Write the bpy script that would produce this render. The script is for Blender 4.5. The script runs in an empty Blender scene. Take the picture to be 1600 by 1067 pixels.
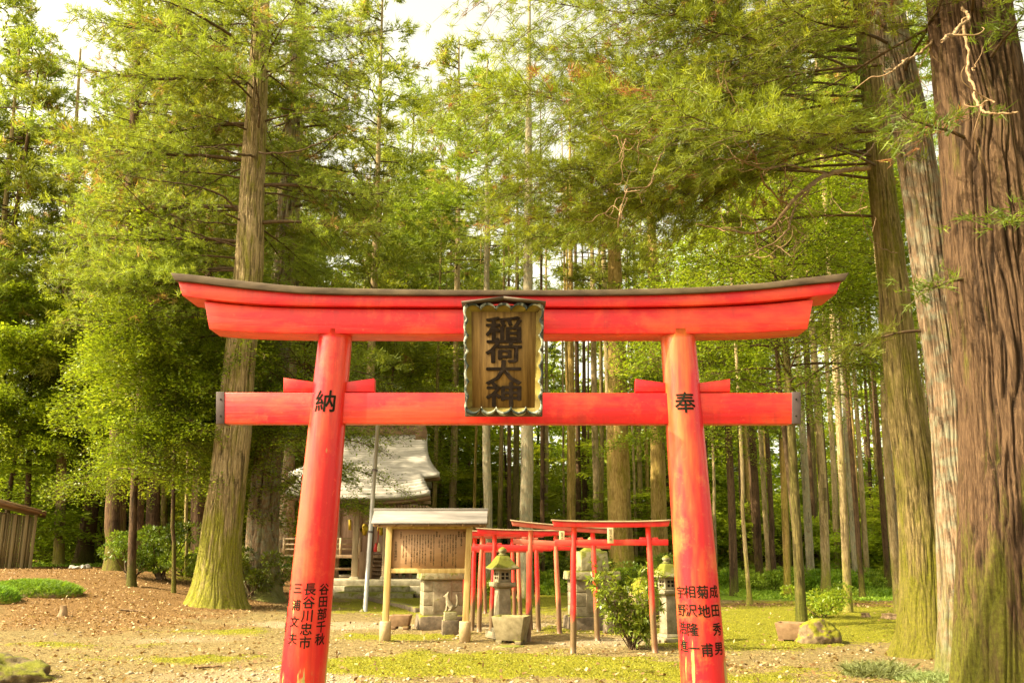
import bpy, bmesh, math, random
import numpy as np
from mathutils import Vector, Matrix

random.seed(7)
SC = bpy.context.scene
COL = SC.collection
R_ = math.radians

# ------------------------------------------------------------------ camera
FPX = 1400.0
PITCH = R_(13.1)
EYE = 1.6
cs, sn = math.cos(PITCH), math.sin(PITCH)
cam_d = bpy.data.cameras.new("camera")
cam = bpy.data.objects.new("camera", cam_d)
COL.objects.link(cam)
cam.location = (0, 0, EYE)
cam.rotation_euler = (math.pi / 2 + PITCH, 0, 0)
cam_d.sensor_width = 36.0
cam_d.lens = FPX / 1600 * 36.0
cam_d.clip_end = 2000
SC.camera = cam


def gh(x, y):
    """ground height"""
    a = np.clip((-np.asarray(x, float) - 5.0) / 9.0, 0, 1); a = a * a * (3 - 2 * a)
    b = np.clip((np.asarray(y, float) - 13.0) / 18.0, 0, 1); b = b * b * (3 - 2 * b)
    return 0.9 * a * b


def ray(px, py):
    a, b = (px - 800.0) / FPX, (533.5 - py) / FPX
    return (a, cs - b * sn, sn + b * cs)


def P(px, py, Y):
    r = ray(px, py)
    k = Y / r[1]
    return Vector((r[0] * k, Y, EYE + r[2] * k))


def G(px, py):
    r = ray(px, py)
    Y = 6.0
    while Y < 140:
        k = Y / r[1]
        if EYE + r[2] * k < gh(r[0] * k, Y):
            break
        Y += 0.05
    k = Y / r[1]
    return Vector((r[0] * k, Y, float(gh(r[0] * k, Y))))


def proj(x, y, z=0.0):
    dz = z - EYE
    dep = np.maximum(y * cs + dz * sn, 0.01)
    up = -y * sn + dz * cs
    return 800 + FPX * x / dep, 533.5 - FPX * up / dep


# ------------------------------------------------------------------ mesh tools
class Acc:
    def __init__(s):
        s.V, s.L, s.S, s.T, s.M, s.n = [], [], [], [], [], 0

    def add(s, V, loops, sizes, tint=0.0, mat=0):
        V = np.asarray(V, np.float32).reshape(-1, 3)
        loops = np.asarray(loops, np.int64).ravel()
        sizes = np.asarray(sizes, np.int64).ravel()
        s.V.append(V); s.L.append(loops + s.n); s.S.append(sizes)
        t = np.asarray(tint, np.float32)
        s.T.append(np.full(len(sizes), float(t), np.float32) if t.ndim == 0 else t)
        s.M.append(np.full(len(sizes), mat, np.int32))
        s.n += len(V)
        return s

    def poly(s, V, faces, tint=0.0, mat=0):
        return s.add(V, [i for f in faces for i in f], [len(f) for f in faces], tint, mat)

    def box(s, x0, x1, y0, y1, z0, z1, mat=0, top=1.0, M=None):
        cx, cy = (x0 + x1) / 2, (y0 + y1) / 2
        V = []
        for z, k in ((z0, 1.0), (z1, top)):
            for x, y in ((x0, y0), (x1, y0), (x1, y1), (x0, y1)):
                V.append((cx + (x - cx) * k, cy + (y - cy) * k, z))
        if M is not None:
            V = [tuple(M @ Vector(v)) for v in V]
        return s.poly(V, [(3, 2, 1, 0), (4, 5, 6, 7), (0, 1, 5, 4), (1, 2, 6, 5), (2, 3, 7, 6), (3, 0, 4, 7)], 0, mat)

    def prism(s, pts, y0, y1, mat=0):
        """pts: (x,z) outline, counter-clockwise seen from -y"""
        n = len(pts)
        V = [(p[0], y0, p[1]) for p in pts] + [(p[0], y1, p[1]) for p in pts]
        F = [tuple(range(n)), tuple(range(2 * n - 1, n - 1, -1))]
        F += [((i + 1) % n, i, i + n, (i + 1) % n + n) for i in range(n)]
        return s.poly(V, F, 0, mat)

    def beam(s, top, bot, y0, y1, mat=0):
        """long beam: top and bottom front lines as (x,z) lists of the same length"""
        n = len(top)
        V = []
        for y in (y0, y1):
            V += [(p[0], y, p[1]) for p in top] + [(p[0], y, p[1]) for p in bot]
        F = []
        for i in range(n - 1):
            a, b, c, d = i, i + 1, n + i + 1, n + i
            F.append((a, d, c, b))
            F.append((a + 2 * n, b + 2 * n, c + 2 * n, d + 2 * n))
            F.append((a, b, b + 2 * n, a + 2 * n))
            F.append((d, d + 2 * n, c + 2 * n, c))
        F.append((0, 2 * n, 3 * n, n))
        F.append((n - 1, 2 * n - 1, 4 * n - 1, 3 * n - 1))
        return s.poly(V, F, 0, mat)

    def tube(s, pts, rad, sides=8, caps=True, tint=0.0, mat=0):
        pts = np.asarray([tuple(p) for p in pts], float)
        rad = np.broadcast_to(np.asarray(rad, float), (len(pts),))
        d = np.gradient(pts, axis=0)
        d /= np.linalg.norm(d, axis=1)[:, None] + 1e-9
        ref = np.array([0.0, 0, 1]) if abs(d[0][2]) < 0.9 else np.array([1.0, 0, 0])
        A = np.cross(d, ref); A /= np.linalg.norm(A, axis=1)[:, None] + 1e-9
        B = np.cross(d, A)
        th = np.linspace(0, 2 * np.pi, sides, endpoint=False)
        V = pts[:, None, :] + rad[:, None, None] * (np.cos(th)[None, :, None] * A[:, None, :] + np.sin(th)[None, :, None] * B[:, None, :])
        n = len(pts)
        i = np.arange(n - 1)[:, None] * sides; j = np.arange(sides)[None, :]; k = (j + 1) % sides
        q = np.stack([i + j, i + k, i + sides + k, i + sides + j], -1).reshape(-1)
        s.add(V.reshape(-1, 3), q[::1], np.full((n - 1) * sides, 4), tint, mat)
        if caps:
            s.n -= 0
            off = s.n - n * sides
            s.L.append(np.concatenate([np.arange(sides)[::1], (n - 1) * sides + np.arange(sides)[::-1]]) + off)
            s.S.append(np.array([sides, sides])); s.T.append(np.full(2, tint, np.float32)); s.M.append(np.full(2, mat, np.int32))
        return s

    def lathe(s, prof, seg=24, c=(0, 0, 0), rot=0.0, mat=0, sx=1.0, sy=1.0):
        th = np.linspace(0, 2 * np.pi, seg, endpoint=False) + rot
        V = [(c[0] + r * math.cos(t) * sx, c[1] + r * math.sin(t) * sy, c[2] + z) for r, z in prof for t in th]
        n = len(prof)
        F = [(i * seg + j, i * seg + (j + 1) % seg, (i + 1) * seg + (j + 1) % seg, (i + 1) * seg + j) for i in range(n - 1) for j in range(seg)]
        F.append(tuple(range(seg))[::-1]); F.append(tuple((n - 1) * seg + j for j in range(seg)))
        return s.poly(V, F, 0, mat)

    def build(s, name, mats, parent=None, origin=(0, 0, 0), smooth=False, bevel=0.0, tint=False, merge=False):
        me = bpy.data.meshes.new(name)
        if s.n:
            V = np.concatenate(s.V) - np.asarray(tuple(origin), np.float32)
            L = np.concatenate(s.L).astype(np.int32); S = np.concatenate(s.S).astype(np.int32)
            me.vertices.add(len(V)); me.vertices.foreach_set("co", V.astype(np.float32).ravel())
            me.loops.add(len(L)); me.loops.foreach_set("vertex_index", L)
            me.polygons.add(len(S))
            st = np.zeros(len(S), np.int32); st[1:] = np.cumsum(S)[:-1]
            me.polygons.foreach_set("loop_start", st)
            me.polygons.foreach_set("material_index", np.concatenate(s.M))
            if smooth:
                me.polygons.foreach_set("use_smooth", np.ones(len(S), bool))
            if tint:
                a = me.attributes.new("tint", 'FLOAT', 'FACE')
                a.data.foreach_set("value", np.concatenate(s.T))
            me.update(calc_edges=True); me.validate()
        for m in (mats if isinstance(mats, (list, tuple)) else [mats]):
            me.materials.append(m)
        o = bpy.data.objects.new(name, me)
        COL.objects.link(o)
        if parent is not None:
            o.parent = parent
        else:
            o.location = tuple(origin)
        if bevel:
            b = o.modifiers.new("bevel", 'BEVEL'); b.width = bevel; b.segments = 2; b.limit_method = 'ANGLE'
        return o


def tag(o, label=None, cat=None, group=None, kind=None):
    for k, v in (("label", label), ("category", cat), ("group", group), ("kind", kind)):
        if v:
            o[k] = v
    return o


def thing(name, label, cat, loc=(0, 0, 0), group=None):
    o = bpy.data.objects.new(name, None)
    COL.objects.link(o)
    o.location = tuple(loc)
    o.empty_display_size = 0.2
    return tag(o, label, cat, group)


def catmull(pts, n):
    pts = np.asarray([tuple(p) for p in pts], float)
    if len(pts) == 2:
        t = np.linspace(0, 1, n)[:, None]
        return pts[0] * (1 - t) + pts[1] * t
    ext = np.vstack([2 * pts[0] - pts[1], pts, 2 * pts[-1] - pts[-2]])
    u = np.linspace(0, len(pts) - 1 - 1e-6, n)
    i = u.astype(int); f = (u - i)[:, None]
    p0, p1, p2, p3 = ext[i], ext[i + 1], ext[i + 2], ext[i + 3]
    return 0.5 * (2 * p1 + (p2 - p0) * f + (2 * p0 - 5 * p1 + 4 * p2 - p3) * f ** 2 + (3 * p1 - p0 - 3 * p2 + p3) * f ** 3)


def vnoise(u, v, nu, seed):
    """value noise, periodic in u (0..1, nu cells), free in v"""
    rng = np.random.RandomState(seed)
    nv = int(np.max(v)) + 4
    g = rng.rand(nv + 2, nu)
    U = (u % 1.0) * nu; i = U.astype(int) % nu; fu = U - np.floor(U)
    W = v - min(0, float(np.min(v))); j = W.astype(int); fv = W - j
    fu = fu * fu * (3 - 2 * fu); fv = fv * fv * (3 - 2 * fv)
    a = g[j, i] * (1 - fu) + g[j, (i + 1) % nu] * fu
    b = g[j + 1, i] * (1 - fu) + g[j + 1, (i + 1) % nu] * fu
    return a * (1 - fv) + b * fv


# ------------------------------------------------------------------ materials
def nmat(name):
    m = bpy.data.materials.new(name); m.use_nodes = True
    nt = m.node_tree; nt.nodes.clear()
    out = nt.nodes.new("ShaderNodeOutputMaterial")
    return m, nt, out


class N:
    def __init__(s, nt): s.nt = nt

    def new(s, t, **kw):
        n = s.nt.nodes.new("ShaderNode" + t)
        for k, v in kw.items(): setattr(n, k, v)
        return n

    def link(s, a, b): s.nt.links.new(a, b)

    def coord(s, scale=(1, 1, 1), obj=True):
        tc = s.new("TexCoord"); mp = s.new("Mapping")
        s.link(tc.outputs["Object"], mp.inputs[0]); mp.inputs["Scale"].default_value = scale
        return mp.outputs[0]

    def noise(s, vec, scale, detail=4, rough=0.55, out="Fac", dist=0.0):
        n = s.new("TexNoise"); s.link(vec, n.inputs["Vector"])
        n.inputs["Scale"].default_value = scale; n.inputs["Detail"].default_value = detail
        n.inputs["Roughness"].default_value = rough; n.inputs["Distortion"].default_value = dist
        return n.outputs[out]

    def ramp(s, fac, stops, interp='LINEAR'):
        r = s.new("ValToRGB"); r.color_ramp.interpolation = interp
        e = r.color_ramp.elements
        while len(e) < len(stops): e.new(0.5)
        for i, (p, c) in enumerate(stops):
            e[i].position = p
            e[i].color = (c[0], c[1], c[2], 1) if not isinstance(c, (int, float)) else (c, c, c, 1)
        s.link(fac, r.inputs[0])
        return r.outputs[0]

    def mix(s, fac, a, b, mode='MIX'):
        m = s.new("MixRGB", blend_type=mode)
        for i, x in enumerate((fac, a, b)):
            if isinstance(x, (int, float)): m.inputs[i].default_value = x if i == 0 else (x, x, x, 1)
            elif isinstance(x, tuple): m.inputs[i].default_value = (x[0], x[1], x[2], 1)
            else: s.link(x, m.inputs[i])
        return m.outputs[0]

    def math(s, op, a, b=0.0, clamp=False):
        m = s.new("Math", operation=op); m.use_clamp = clamp
        for i, x in enumerate((a, b)):
            if isinstance(x, (int, float)): m.inputs[i].default_value = x
            else: s.link(x, m.inputs[i])
        return m.outputs[0]

    def bump(s, h, strength=0.4, dist=0.02):
        b = s.new("Bump"); b.inputs["Strength"].default_value = strength; b.inputs["Distance"].default_value = dist
        s.link(h, b.inputs["Height"])
        return b.outputs[0]

    def bsdf(s, out, col, rough=0.7, normal=None, spec=0.3, metal=0.0):
        p = s.new("BsdfPrincipled")
        if isinstance(col, tuple): p.inputs["Base Color"].default_value = (*col[:3], 1)
        else: s.link(col, p.inputs["Base Color"])
        if isinstance(rough, (int, float)): p.inputs["Roughness"].default_value = rough
        else: s.link(rough, p.inputs["Roughness"])
        p.inputs["Specular IOR Level"].default_value = spec
        p.inputs["Metallic"].default_value = metal
        if normal is not None: s.link(normal, p.inputs["Normal"])
        if out is not None: s.link(p.outputs[0], out.inputs[0])
        return p.outputs[0]


def mat_bark(name, dark, light, moss=(0.30, 0.30, 0.02), moss_amt=0.3, moss_h=1.0, lichen=0.0, fr=1.0, groove=0.85):
    m, nt, out = nmat(name); n = N(nt)
    v = n.coord((1, 1, 0.13)); v2 = n.coord((1, 1, 0.35)); v3 = n.coord()
    fis = n.noise(v, 34 * fr, 6, 0.68, dist=0.25)
    fis2 = n.noise(v, 9 * fr, 3, 0.5)
    c = n.ramp(fis, [(0.36, tuple(x * 0.22 for x in dark)), (0.46, dark), (0.58, light)])
    c = n.mix(0.30, c, n.ramp(fis2, [(0.3, dark), (0.7, light)]))
    big = n.noise(v2, 1.6, 3, 0.6)
    c = n.mix(n.ramp(big, [(0.35, 0.0), (0.7, 0.45)]), c, tuple(min(1, x * 1.35) for x in light))
    if lichen:
        li = n.noise(v3, 7, 4, 0.6)
        c = n.mix(n.ramp(li, [(0.45, 0.0), (0.62, lichen)]), c, (0.27, 0.29, 0.20))
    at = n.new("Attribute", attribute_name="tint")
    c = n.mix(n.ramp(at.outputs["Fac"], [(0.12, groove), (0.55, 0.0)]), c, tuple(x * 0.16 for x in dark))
    # moss: streaks plus a mossy foot
    sep = n.new("SeparateXYZ"); tc = n.new("TexCoord"); n.link(tc.outputs["Object"], sep.inputs[0])
    foot = n.math('DIVIDE', sep.outputs[2], moss_h)
    foot = n.math('SUBTRACT', 1.0, foot, True)
    mn = n.noise(n.coord((1, 1, 0.22)), 3.4, 7, 0.75)
    mm = n.math('ADD', n.math('MULTIPLY', foot, 0.24), mn)
    mask = n.ramp(mm, [(0.62 - 0.3 * moss_amt, 0.0), (0.78 - 0.3 * moss_amt, 0.9)])
    mcol = n.mix(n.ramp(n.noise(v3, 22, 5, 0.7), [(0.3, 0.0), (0.7, 1.0)]), tuple(x * 0.35 for x in moss), tuple(x * 0.9 for x in moss))
    c = n.mix(n.math('MULTIPLY', mask, n.ramp(fis, [(0.3, 0.35), (0.55, 1.0)])), c, mcol)
    nm = n.bump(fis, 1.0, 0.07)
    n.bsdf(out, c, 0.9, nm, 0.15)
    return m


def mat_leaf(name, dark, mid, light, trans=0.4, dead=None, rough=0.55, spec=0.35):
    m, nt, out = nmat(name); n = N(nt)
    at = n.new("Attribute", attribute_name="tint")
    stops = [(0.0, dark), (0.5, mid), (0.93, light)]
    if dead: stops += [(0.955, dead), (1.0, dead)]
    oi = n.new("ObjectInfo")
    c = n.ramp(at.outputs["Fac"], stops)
    hs = n.new("HueSaturation"); n.link(c, hs.inputs["Color"])
    n.link(n.math('ADD', 0.485, n.math('MULTIPLY', oi.outputs["Random"], 0.03)), hs.inputs["Hue"])
    n.link(n.math('ADD', 0.8, n.math('MULTIPLY', oi.outputs["Random"], 0.4)), hs.inputs["Value"])
    c = hs.outputs[0]
    b = n.bsdf(None, c, rough, None, spec)
    t = n.new("BsdfTranslucent")
    tcol = n.mix(1.0, c, (1.25, 1.15, 0.7), 'MULTIPLY')
    n.link(tcol, t.inputs[0])
    mx = n.new("MixShader"); mx.inputs[0].default_value = trans
    n.link(b, mx.inputs[1]); n.link(t.outputs[0], mx.inputs[2]); n.link(mx.outputs[0], out.inputs[0])
    return m


def mat_red(name, base=(0.80, 0.035, 0.022), fade=(0.85, 0.15, 0.05), peel=(0.62, 0.45, 0.24), fade_amt=0.5, low=None, peel_h=None, rough=0.38, vert=True, bare_h=None, bare=(0.20, 0.12, 0.05)):
    m, nt, out = nmat(name); n = N(nt)
    v = n.coord((1, 1, 0.22) if vert else (0.35, 1, 1)); v3 = n.coord()
    a = n.noise(v, 2.6, 4, 0.62)
    c = n.mix(n.ramp(a, [(0.60 - 0.22 * fade_amt, 0.0), (0.74 - 0.2 * fade_amt, 0.85)]), base, fade)
    pt = n.noise(v3, 1.7, 7, 0.72)
    c = n.mix(n.ramp(pt, [(0.53, 0.0), (0.66, 0.55)]), c, (min(1, fade[0] * 1.08), fade[1] * 1.5, fade[2] * 1.5))
    sp = n.noise(v3, 22, 3, 0.6)
    c = n.mix(n.ramp(sp, [(0.64, 0.0), (0.72, 0.35)]), c, tuple(min(1, x * 1.15 + 0.03) for x in fade))
    gr = n.noise(n.coord((1, 1, 0.05) if vert else (0.05, 1, 1)), 30, 3, 0.6)
    c = n.mix(n.ramp(gr, [(0.35, 0.22), (0.6, 0.0)]), c, tuple(x * 0.55 for x in base))
    sep = n.new("SeparateXYZ"); tc = n.new("TexCoord"); n.link(tc.outputs["Object"], sep.inputs[0])
    r = rough
    if peel_h:
        st = n.noise(n.coord((1, 1, 0.10)), 13, 4, 0.6)
        foot = n.math('SUBTRACT', 1.0, n.math('DIVIDE', sep.outputs[2], peel_h), True)
        k = n.math('ADD', st, n.math('MULTIPLY', foot, 0.2))
        mk = n.ramp(k, [(0.70, 0.0), (0.73, 1.0)])
        c = n.mix(mk, c, n.mix(n.noise(v3, 9), (0.30, 0.30, 0.03), peel))
    if bare_h:
        k = n.math('ADD', sep.outputs[2], n.math('MULTIPLY', n.math('SUBTRACT', n.noise(v, 8, 3), 0.5), 0.5))
        mk = n.ramp(n.math('DIVIDE', k, bare_h * 2), [(0.40, 1.0), (0.58, 0.0)])
        c = n.mix(mk, c, n.mix(n.noise(n.coord((1, 1, 0.15)), 20), tuple(x * 0.4 for x in bare), bare))
    dr = n.noise(n.coord((1, 1, 0.06)), 7, 4, 0.65)
    c = n.mix(n.ramp(dr, [(0.30, 0.35), (0.45, 0.0)]), c, tuple(x * 0.42 + 0.01 for x in base))
    st2 = n.noise(v3, 3.2, 6, 0.75)
    c = n.mix(n.ramp(st2, [(0.60, 0.0), (0.72, 0.30)]), c, (0.30, 0.10, 0.05))
    nm = n.bump(n.math('ADD', gr, n.math('MULTIPLY', sp, 0.4)), 0.22, 0.012)
    n.bsdf(out, c, r, nm, 0.45)
    return m


def mat_simple(name, c1, c2, scale=8, stretch=(1, 1, 1), rough=0.7, bump=0.2, moss=0.0, moss_col=(0.33, 0.34, 0.02), spec=0.25, metal=0.0, bd=0.01, up_moss=0.0, lo=0.3, hi=0.7):
    m, nt, out = nmat(name); n = N(nt)
    v = n.coord(stretch)
    a = n.noise(v, scale, 5, 0.6)
    c = n.ramp(a, [(lo, c1), (hi, c2)])
    if moss or up_moss:
        k = n.noise(n.coord(), 3.5, 5, 0.65)
        if up_moss:
            g = n.new("NewGeometry"); sp = n.new("SeparateXYZ"); n.link(g.outputs["Normal"], sp.inputs[0])
            k = n.math('ADD', k, n.math('MULTIPLY', n.math('MAXIMUM', sp.outputs[2], 0.0), up_moss))
        mk = n.ramp(k, [(0.66 - 0.3 * moss, 0.0), (0.76 - 0.3 * moss, 0.95)])
        mc = n.mix(n.noise(n.coord(), 30, 3), tuple(x * 0.55 for x in moss_col), moss_col)
        c = n.mix(mk, c, mc)
    nm = n.bump(a, bump, bd) if bump else None
    n.bsdf(out, c, rough, nm, spec, metal)
    return m


M = {}
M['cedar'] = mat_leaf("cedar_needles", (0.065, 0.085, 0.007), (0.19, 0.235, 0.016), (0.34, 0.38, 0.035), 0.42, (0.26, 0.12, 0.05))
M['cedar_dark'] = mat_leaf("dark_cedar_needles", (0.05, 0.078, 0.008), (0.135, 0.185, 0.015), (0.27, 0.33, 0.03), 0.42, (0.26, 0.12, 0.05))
M['cedar_sun'] = mat_leaf("sun_toned_cedar_needles", (0.09, 0.12, 0.012), (0.20, 0.25, 0.025), (0.32, 0.36, 0.05), 0.48, (0.30, 0.18, 0.07))  # lighter copy of the cedar needles, sunlight put into the colour
M['broad'] = mat_leaf("broad_leaves", (0.06, 0.10, 0.006), (0.21, 0.30, 0.014), (0.38, 0.46, 0.03), 0.45, None, 0.4, 0.5)
M['broad_dark'] = mat_leaf("dark_broad_leaves", (0.045, 0.075, 0.008), (0.12, 0.17, 0.012), (0.24, 0.30, 0.025), 0.35, None, 0.35, 0.5)
M['under'] = mat_leaf("understorey_leaves", (0.09, 0.125, 0.008), (0.26, 0.34, 0.018), (0.42, 0.50, 0.04), 0.5)
M['grass'] = mat_leaf("grass_blades", (0.10, 0.17, 0.012), (0.20, 0.32, 0.02), (0.34, 0.44, 0.04), 0.4)
M['mossgrass'] = mat_leaf("moss_blades", (0.08, 0.085, 0.006), (0.20, 0.20, 0.010), (0.34, 0.32, 0.016), 0.3)
M['litter'] = mat_leaf("dead_leaves", (0.10, 0.05, 0.016), (0.27, 0.16, 0.06), (0.46, 0.33, 0.16), 0.15, None, 0.6, 0.3)
M['wood_twig'] = mat_simple("twig_bark", (0.045, 0.026, 0.012), (0.12, 0.075, 0.035), 12, (1, 1, 1), 0.85)
M['wood_pale'] = mat_simple("bare_branch_bark", (0.13, 0.075, 0.035), (0.32, 0.21, 0.11), 14, (1, 1, 1), 0.85)
M['bark_brown'] = mat_bark("brown_cedar_bark", (0.05, 0.026, 0.014), (0.15, 0.088, 0.047), (0.20, 0.20, 0.02), 0.22, 2.5)
M['bark_red'] = mat_bark("red_cedar_bark", (0.13, 0.075, 0.04), (0.34, 0.23, 0.14), (0.24, 0.25, 0.05), 0.2, 2.0, lichen=0.60)
M['bark_moss'] = mat_bark("mossy_cedar_bark", (0.15, 0.10, 0.04), (0.42, 0.31, 0.17), (0.30, 0.30, 0.01), 0.46, 3.2)
M['bark_olive'] = mat_bark("olive_bark", (0.10, 0.07, 0.022), (0.33, 0.24, 0.10), (0.22, 0.21, 0.012), 0.52, 2.0, fr=1.2)
M['bark_tan'] = mat_bark("tan_cedar_bark", (0.20, 0.13, 0.055), (0.48, 0.36, 0.20), (0.36, 0.35, 0.03), 0.35, 2.0)
M['bark_gold'] = mat_bark("golden_cedar_bark", (0.22, 0.13, 0.03), (0.50, 0.34, 0.12), (0.38, 0.34, 0.03), 0.45, 2.0)
M['bark_pale'] = mat_bark("pale_lichen_bark", (0.22, 0.17, 0.10), (0.46, 0.38, 0.25), (0.30, 0.30, 0.05), 0.2, 1.5, lichen=0.5)
M['bark_dark'] = mat_bark("dark_bark", (0.05, 0.028, 0.015), (0.15, 0.09, 0.05), (0.14, 0.15, 0.02), 0.2, 1.5)
M['bark_olive_dark'] = mat_bark("dark_olive_bark", (0.06, 0.045, 0.015), (0.18, 0.14, 0.05), (0.16, 0.17, 0.02), 0.4, 1.5)

# ------------------------------------------------------------------ sky and sun
SUN_DIR = Vector((-0.70, -0.20, 0.68)).normalized()      # from the scene towards the sun
w = bpy.data.worlds.new("World"); SC.world = w; w.use_nodes = True
nt = w.node_tree; bg = nt.nodes["Background"]
sky = nt.nodes.new("ShaderNodeTexSky"); sky.sky_type = 'NISHITA'; sky.sun_disc = False
sky.sun_elevation = math.asin(SUN_DIR.z); sky.sun_rotation = math.atan2(SUN_DIR.x, SUN_DIR.y)
sky.air_density = 0.7; sky.dust_density = 4.0; sky.ozone_density = 0.3
hs = nt.nodes.new("ShaderNodeHueSaturation"); hs.inputs["Saturation"].default_value = 0.30
nt.links.new(sky.outputs[0], hs.inputs["Color"])
mx = nt.nodes.new("ShaderNodeMixRGB"); mx.blend_type = 'MULTIPLY'; mx.inputs[0].default_value = 1.0
mx.inputs[2].default_value = (1.22, 1.12, 0.80, 1)
nt.links.new(hs.outputs[0], mx.inputs[1]); nt.links.new(mx.outputs[0], bg.inputs[0])
bg.inputs[1].default_value = 0.15
sd = bpy.data.lights.new("sun", 'SUN'); sd.energy = 3.9; sd.angle = R_(0.6); sd.color = (1.0, 0.87, 0.58)
so = bpy.data.objects.new("sun", sd); COL.objects.link(so)
so.rotation_euler = SUN_DIR.to_track_quat('Z', 'Y').to_euler()
so.location = (-20, 0, 30)
vs = SC.view_settings
SC.display_settings.display_device = 'sRGB'
vs.view_transform = 'Standard'; vs.look = 'None'; vs.gamma = 1.0; vs.use_curve_mapping = False
vs.exposure = 1.82
cy = SC.cycles
cy.max_bounces = 10; cy.diffuse_bounces = 6; cy.glossy_bounces = 2; cy.transmission_bounces = 6; cy.transparent_max_bounces = 4
cy.caustics_reflective = False; cy.caustics_refractive = False
cy.use_denoising = True
cy.sample_clamp_indirect = 8

# ------------------------------------------------------------------ trees
def unit(a):
    return a / (np.linalg.norm(a, axis=-1, keepdims=True) + 1e-9)


def needle_tris(rng, acc, C, A, n, ln, wd, tint, spread=0.58):
    """C: tuft centres (m,3), A: tuft axes, n needles strokes each"""
    m = len(C)
    if not m: return
    C = np.repeat(C, n, 0); A = np.repeat(A, n, 0); t = np.repeat(tint, n)
    d = unit(A + rng.normal(0, spread, A.shape))
    s = C + A * rng.uniform(-0.3, 0.5, (m * n, 1)) * ln + rng.normal(0, ln * 0.12, A.shape)
    L = ln * rng.uniform(0.55, 1.2, (m * n, 1)); W = wd * rng.uniform(0.7, 1.3, (m * n, 1))
    side = unit(np.cross(d, rng.normal(0, 1, d.shape)))
    V = np.stack([s - side * W / 2, s + side * W / 2, s + d * L], 1)
    acc.add(V.reshape(-1, 3), np.arange(m * n * 3), np.full(m * n, 3), np.clip(t + rng.normal(0, 0.05, m * n), 0, 1))


def leaf_quads(rng, acc, C, D, ln, wd, tint, flat=0.5):
    """C leaf bases, D directions"""
    m = len(C)
    if not m: return
    d = unit(D + rng.normal(0, 0.45, D.shape) * np.array([1, 1, 0.6]))
    up = unit(np.array([0, 0, 1.0]) + rng.normal(0, flat, d.shape))
    side = unit(np.cross(d, up))
    L = ln * rng.uniform(0.6, 1.2, (m, 1)); W = wd * rng.uniform(0.7, 1.25, (m, 1))
    nrm = np.cross(side, d)
    V = np.stack([C, C + d * L * 0.5 + side * W / 2 + nrm * W * 0.15, C + d * L, C + d * L * 0.5 - side * W / 2 + nrm * W * 0.15], 1)
    acc.add(V.reshape(-1, 3), np.arange(m * 4), np.full(m, 4), np.clip(tint + rng.normal(0, 0.10, m), 0, 1))


def bough(rng, wood, leaf, p0, az, L, rise=0.1, droop=0.35, tip=0.25, ds=0.2, nn=9, nl=0.16, nw=0.02, r0=0.05, base=0.45, subs=4.0, kind='needle', puff=0.45, start=0.22, dead=0.03, pend=0.0, bare=False, flat=0.5, sub_len=0.42, twigs=True):
    vsz = rng.uniform(0.7, 1.4); nl = nl * vsz; nw = nw * (0.6 + 0.4 * vsz); base = base + rng.normal(0, 0.07)
    t = np.linspace(0, 1, 9)
    h = np.array([math.cos(az), math.sin(az), 0.0]); lat = np.array([-h[1], h[0], 0.0])
    wig = np.cumsum(rng.normal(0, 0.035, 9)) * L * 0.6
    wz = np.cumsum(rng.normal(0, 0.02, 9)) * L * 0.5
    path = np.asarray(tuple(p0)) + h * (L * t)[:, None] + lat * (wig * t)[:, None]
    path[:, 2] += rise * L * t - droop * L * t ** 2 + tip * L * t ** 4 + wz * t
    wood.tube(path, r0 * (1 - 0.88 * t), 5, False)
    if bare: return path
    ns = max(3, int(L * subs))
    ts = start + (1 - start) * (np.arange(ns) + rng.uniform(0, 1, ns)) / ns
    for side in (-1, 1):
        sl = L * (sub_len * (1 - ts) + 0.10) * rng.uniform(0.6, 1.25, ns) + 0.15
        ang = az + side * np.radians(rng.uniform(28, 72, ns))
        pz = np.stack([np.interp(ts, t, path[:, k]) for k in range(3)], 1)
        for q in range(ns):
            l = sl[q]; k = max(3, int(l / ds))
            u = (np.arange(k) + rng.uniform(0, 1, k)) / k
            d = np.array([math.cos(ang[q]), math.sin(ang[q]), rng.uniform(-0.25, 0.2)])
            dr = rng.uniform(0.1, 0.45) * l + pend * l
            pts = pz[q] + d * (l * u)[:, None]; pts[:, 2] -= dr * u ** 2
            if twigs:
                uu = np.linspace(0, 1, 4)
                tp = pz[q] + d * (l * uu)[:, None]; tp[:, 2] -= dr * uu ** 2
                wood.tube(tp, 0.008 * r0 / 0.05 * (1 - 0.7 * uu) + 0.002, 3, False)
            bt = base + rng.normal(0, 0.10)
            if rng.rand() < dead: bt = 1.2
            if kind == 'needle':
                pts = pts + rng.normal(0, ds * 0.35, pts.shape)
                ax = unit(d + np.array([0, 0, 0.25 - pend]) + rng.normal(0, 0.45, pts.shape))
                tt = np.clip(bt + rng.normal(0, 0.09, k), 0, 1) if bt < 1 else np.ones(k)
                needle_tris(rng, leaf, pts, ax, nn, nl, nw, tt)
            else:
                pp = np.repeat(pts, nn, 0) + rng.normal(0, ds * 0.55, (k * nn, 3)) * np.array([1, 1, puff])
                leaf_quads(rng, leaf, pp, np.repeat(d[None], k * nn, 0), nl, nw, np.repeat(np.clip(bt + rng.normal(0, 0.07, k), 0, 1), nn), flat)
    return path


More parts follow.
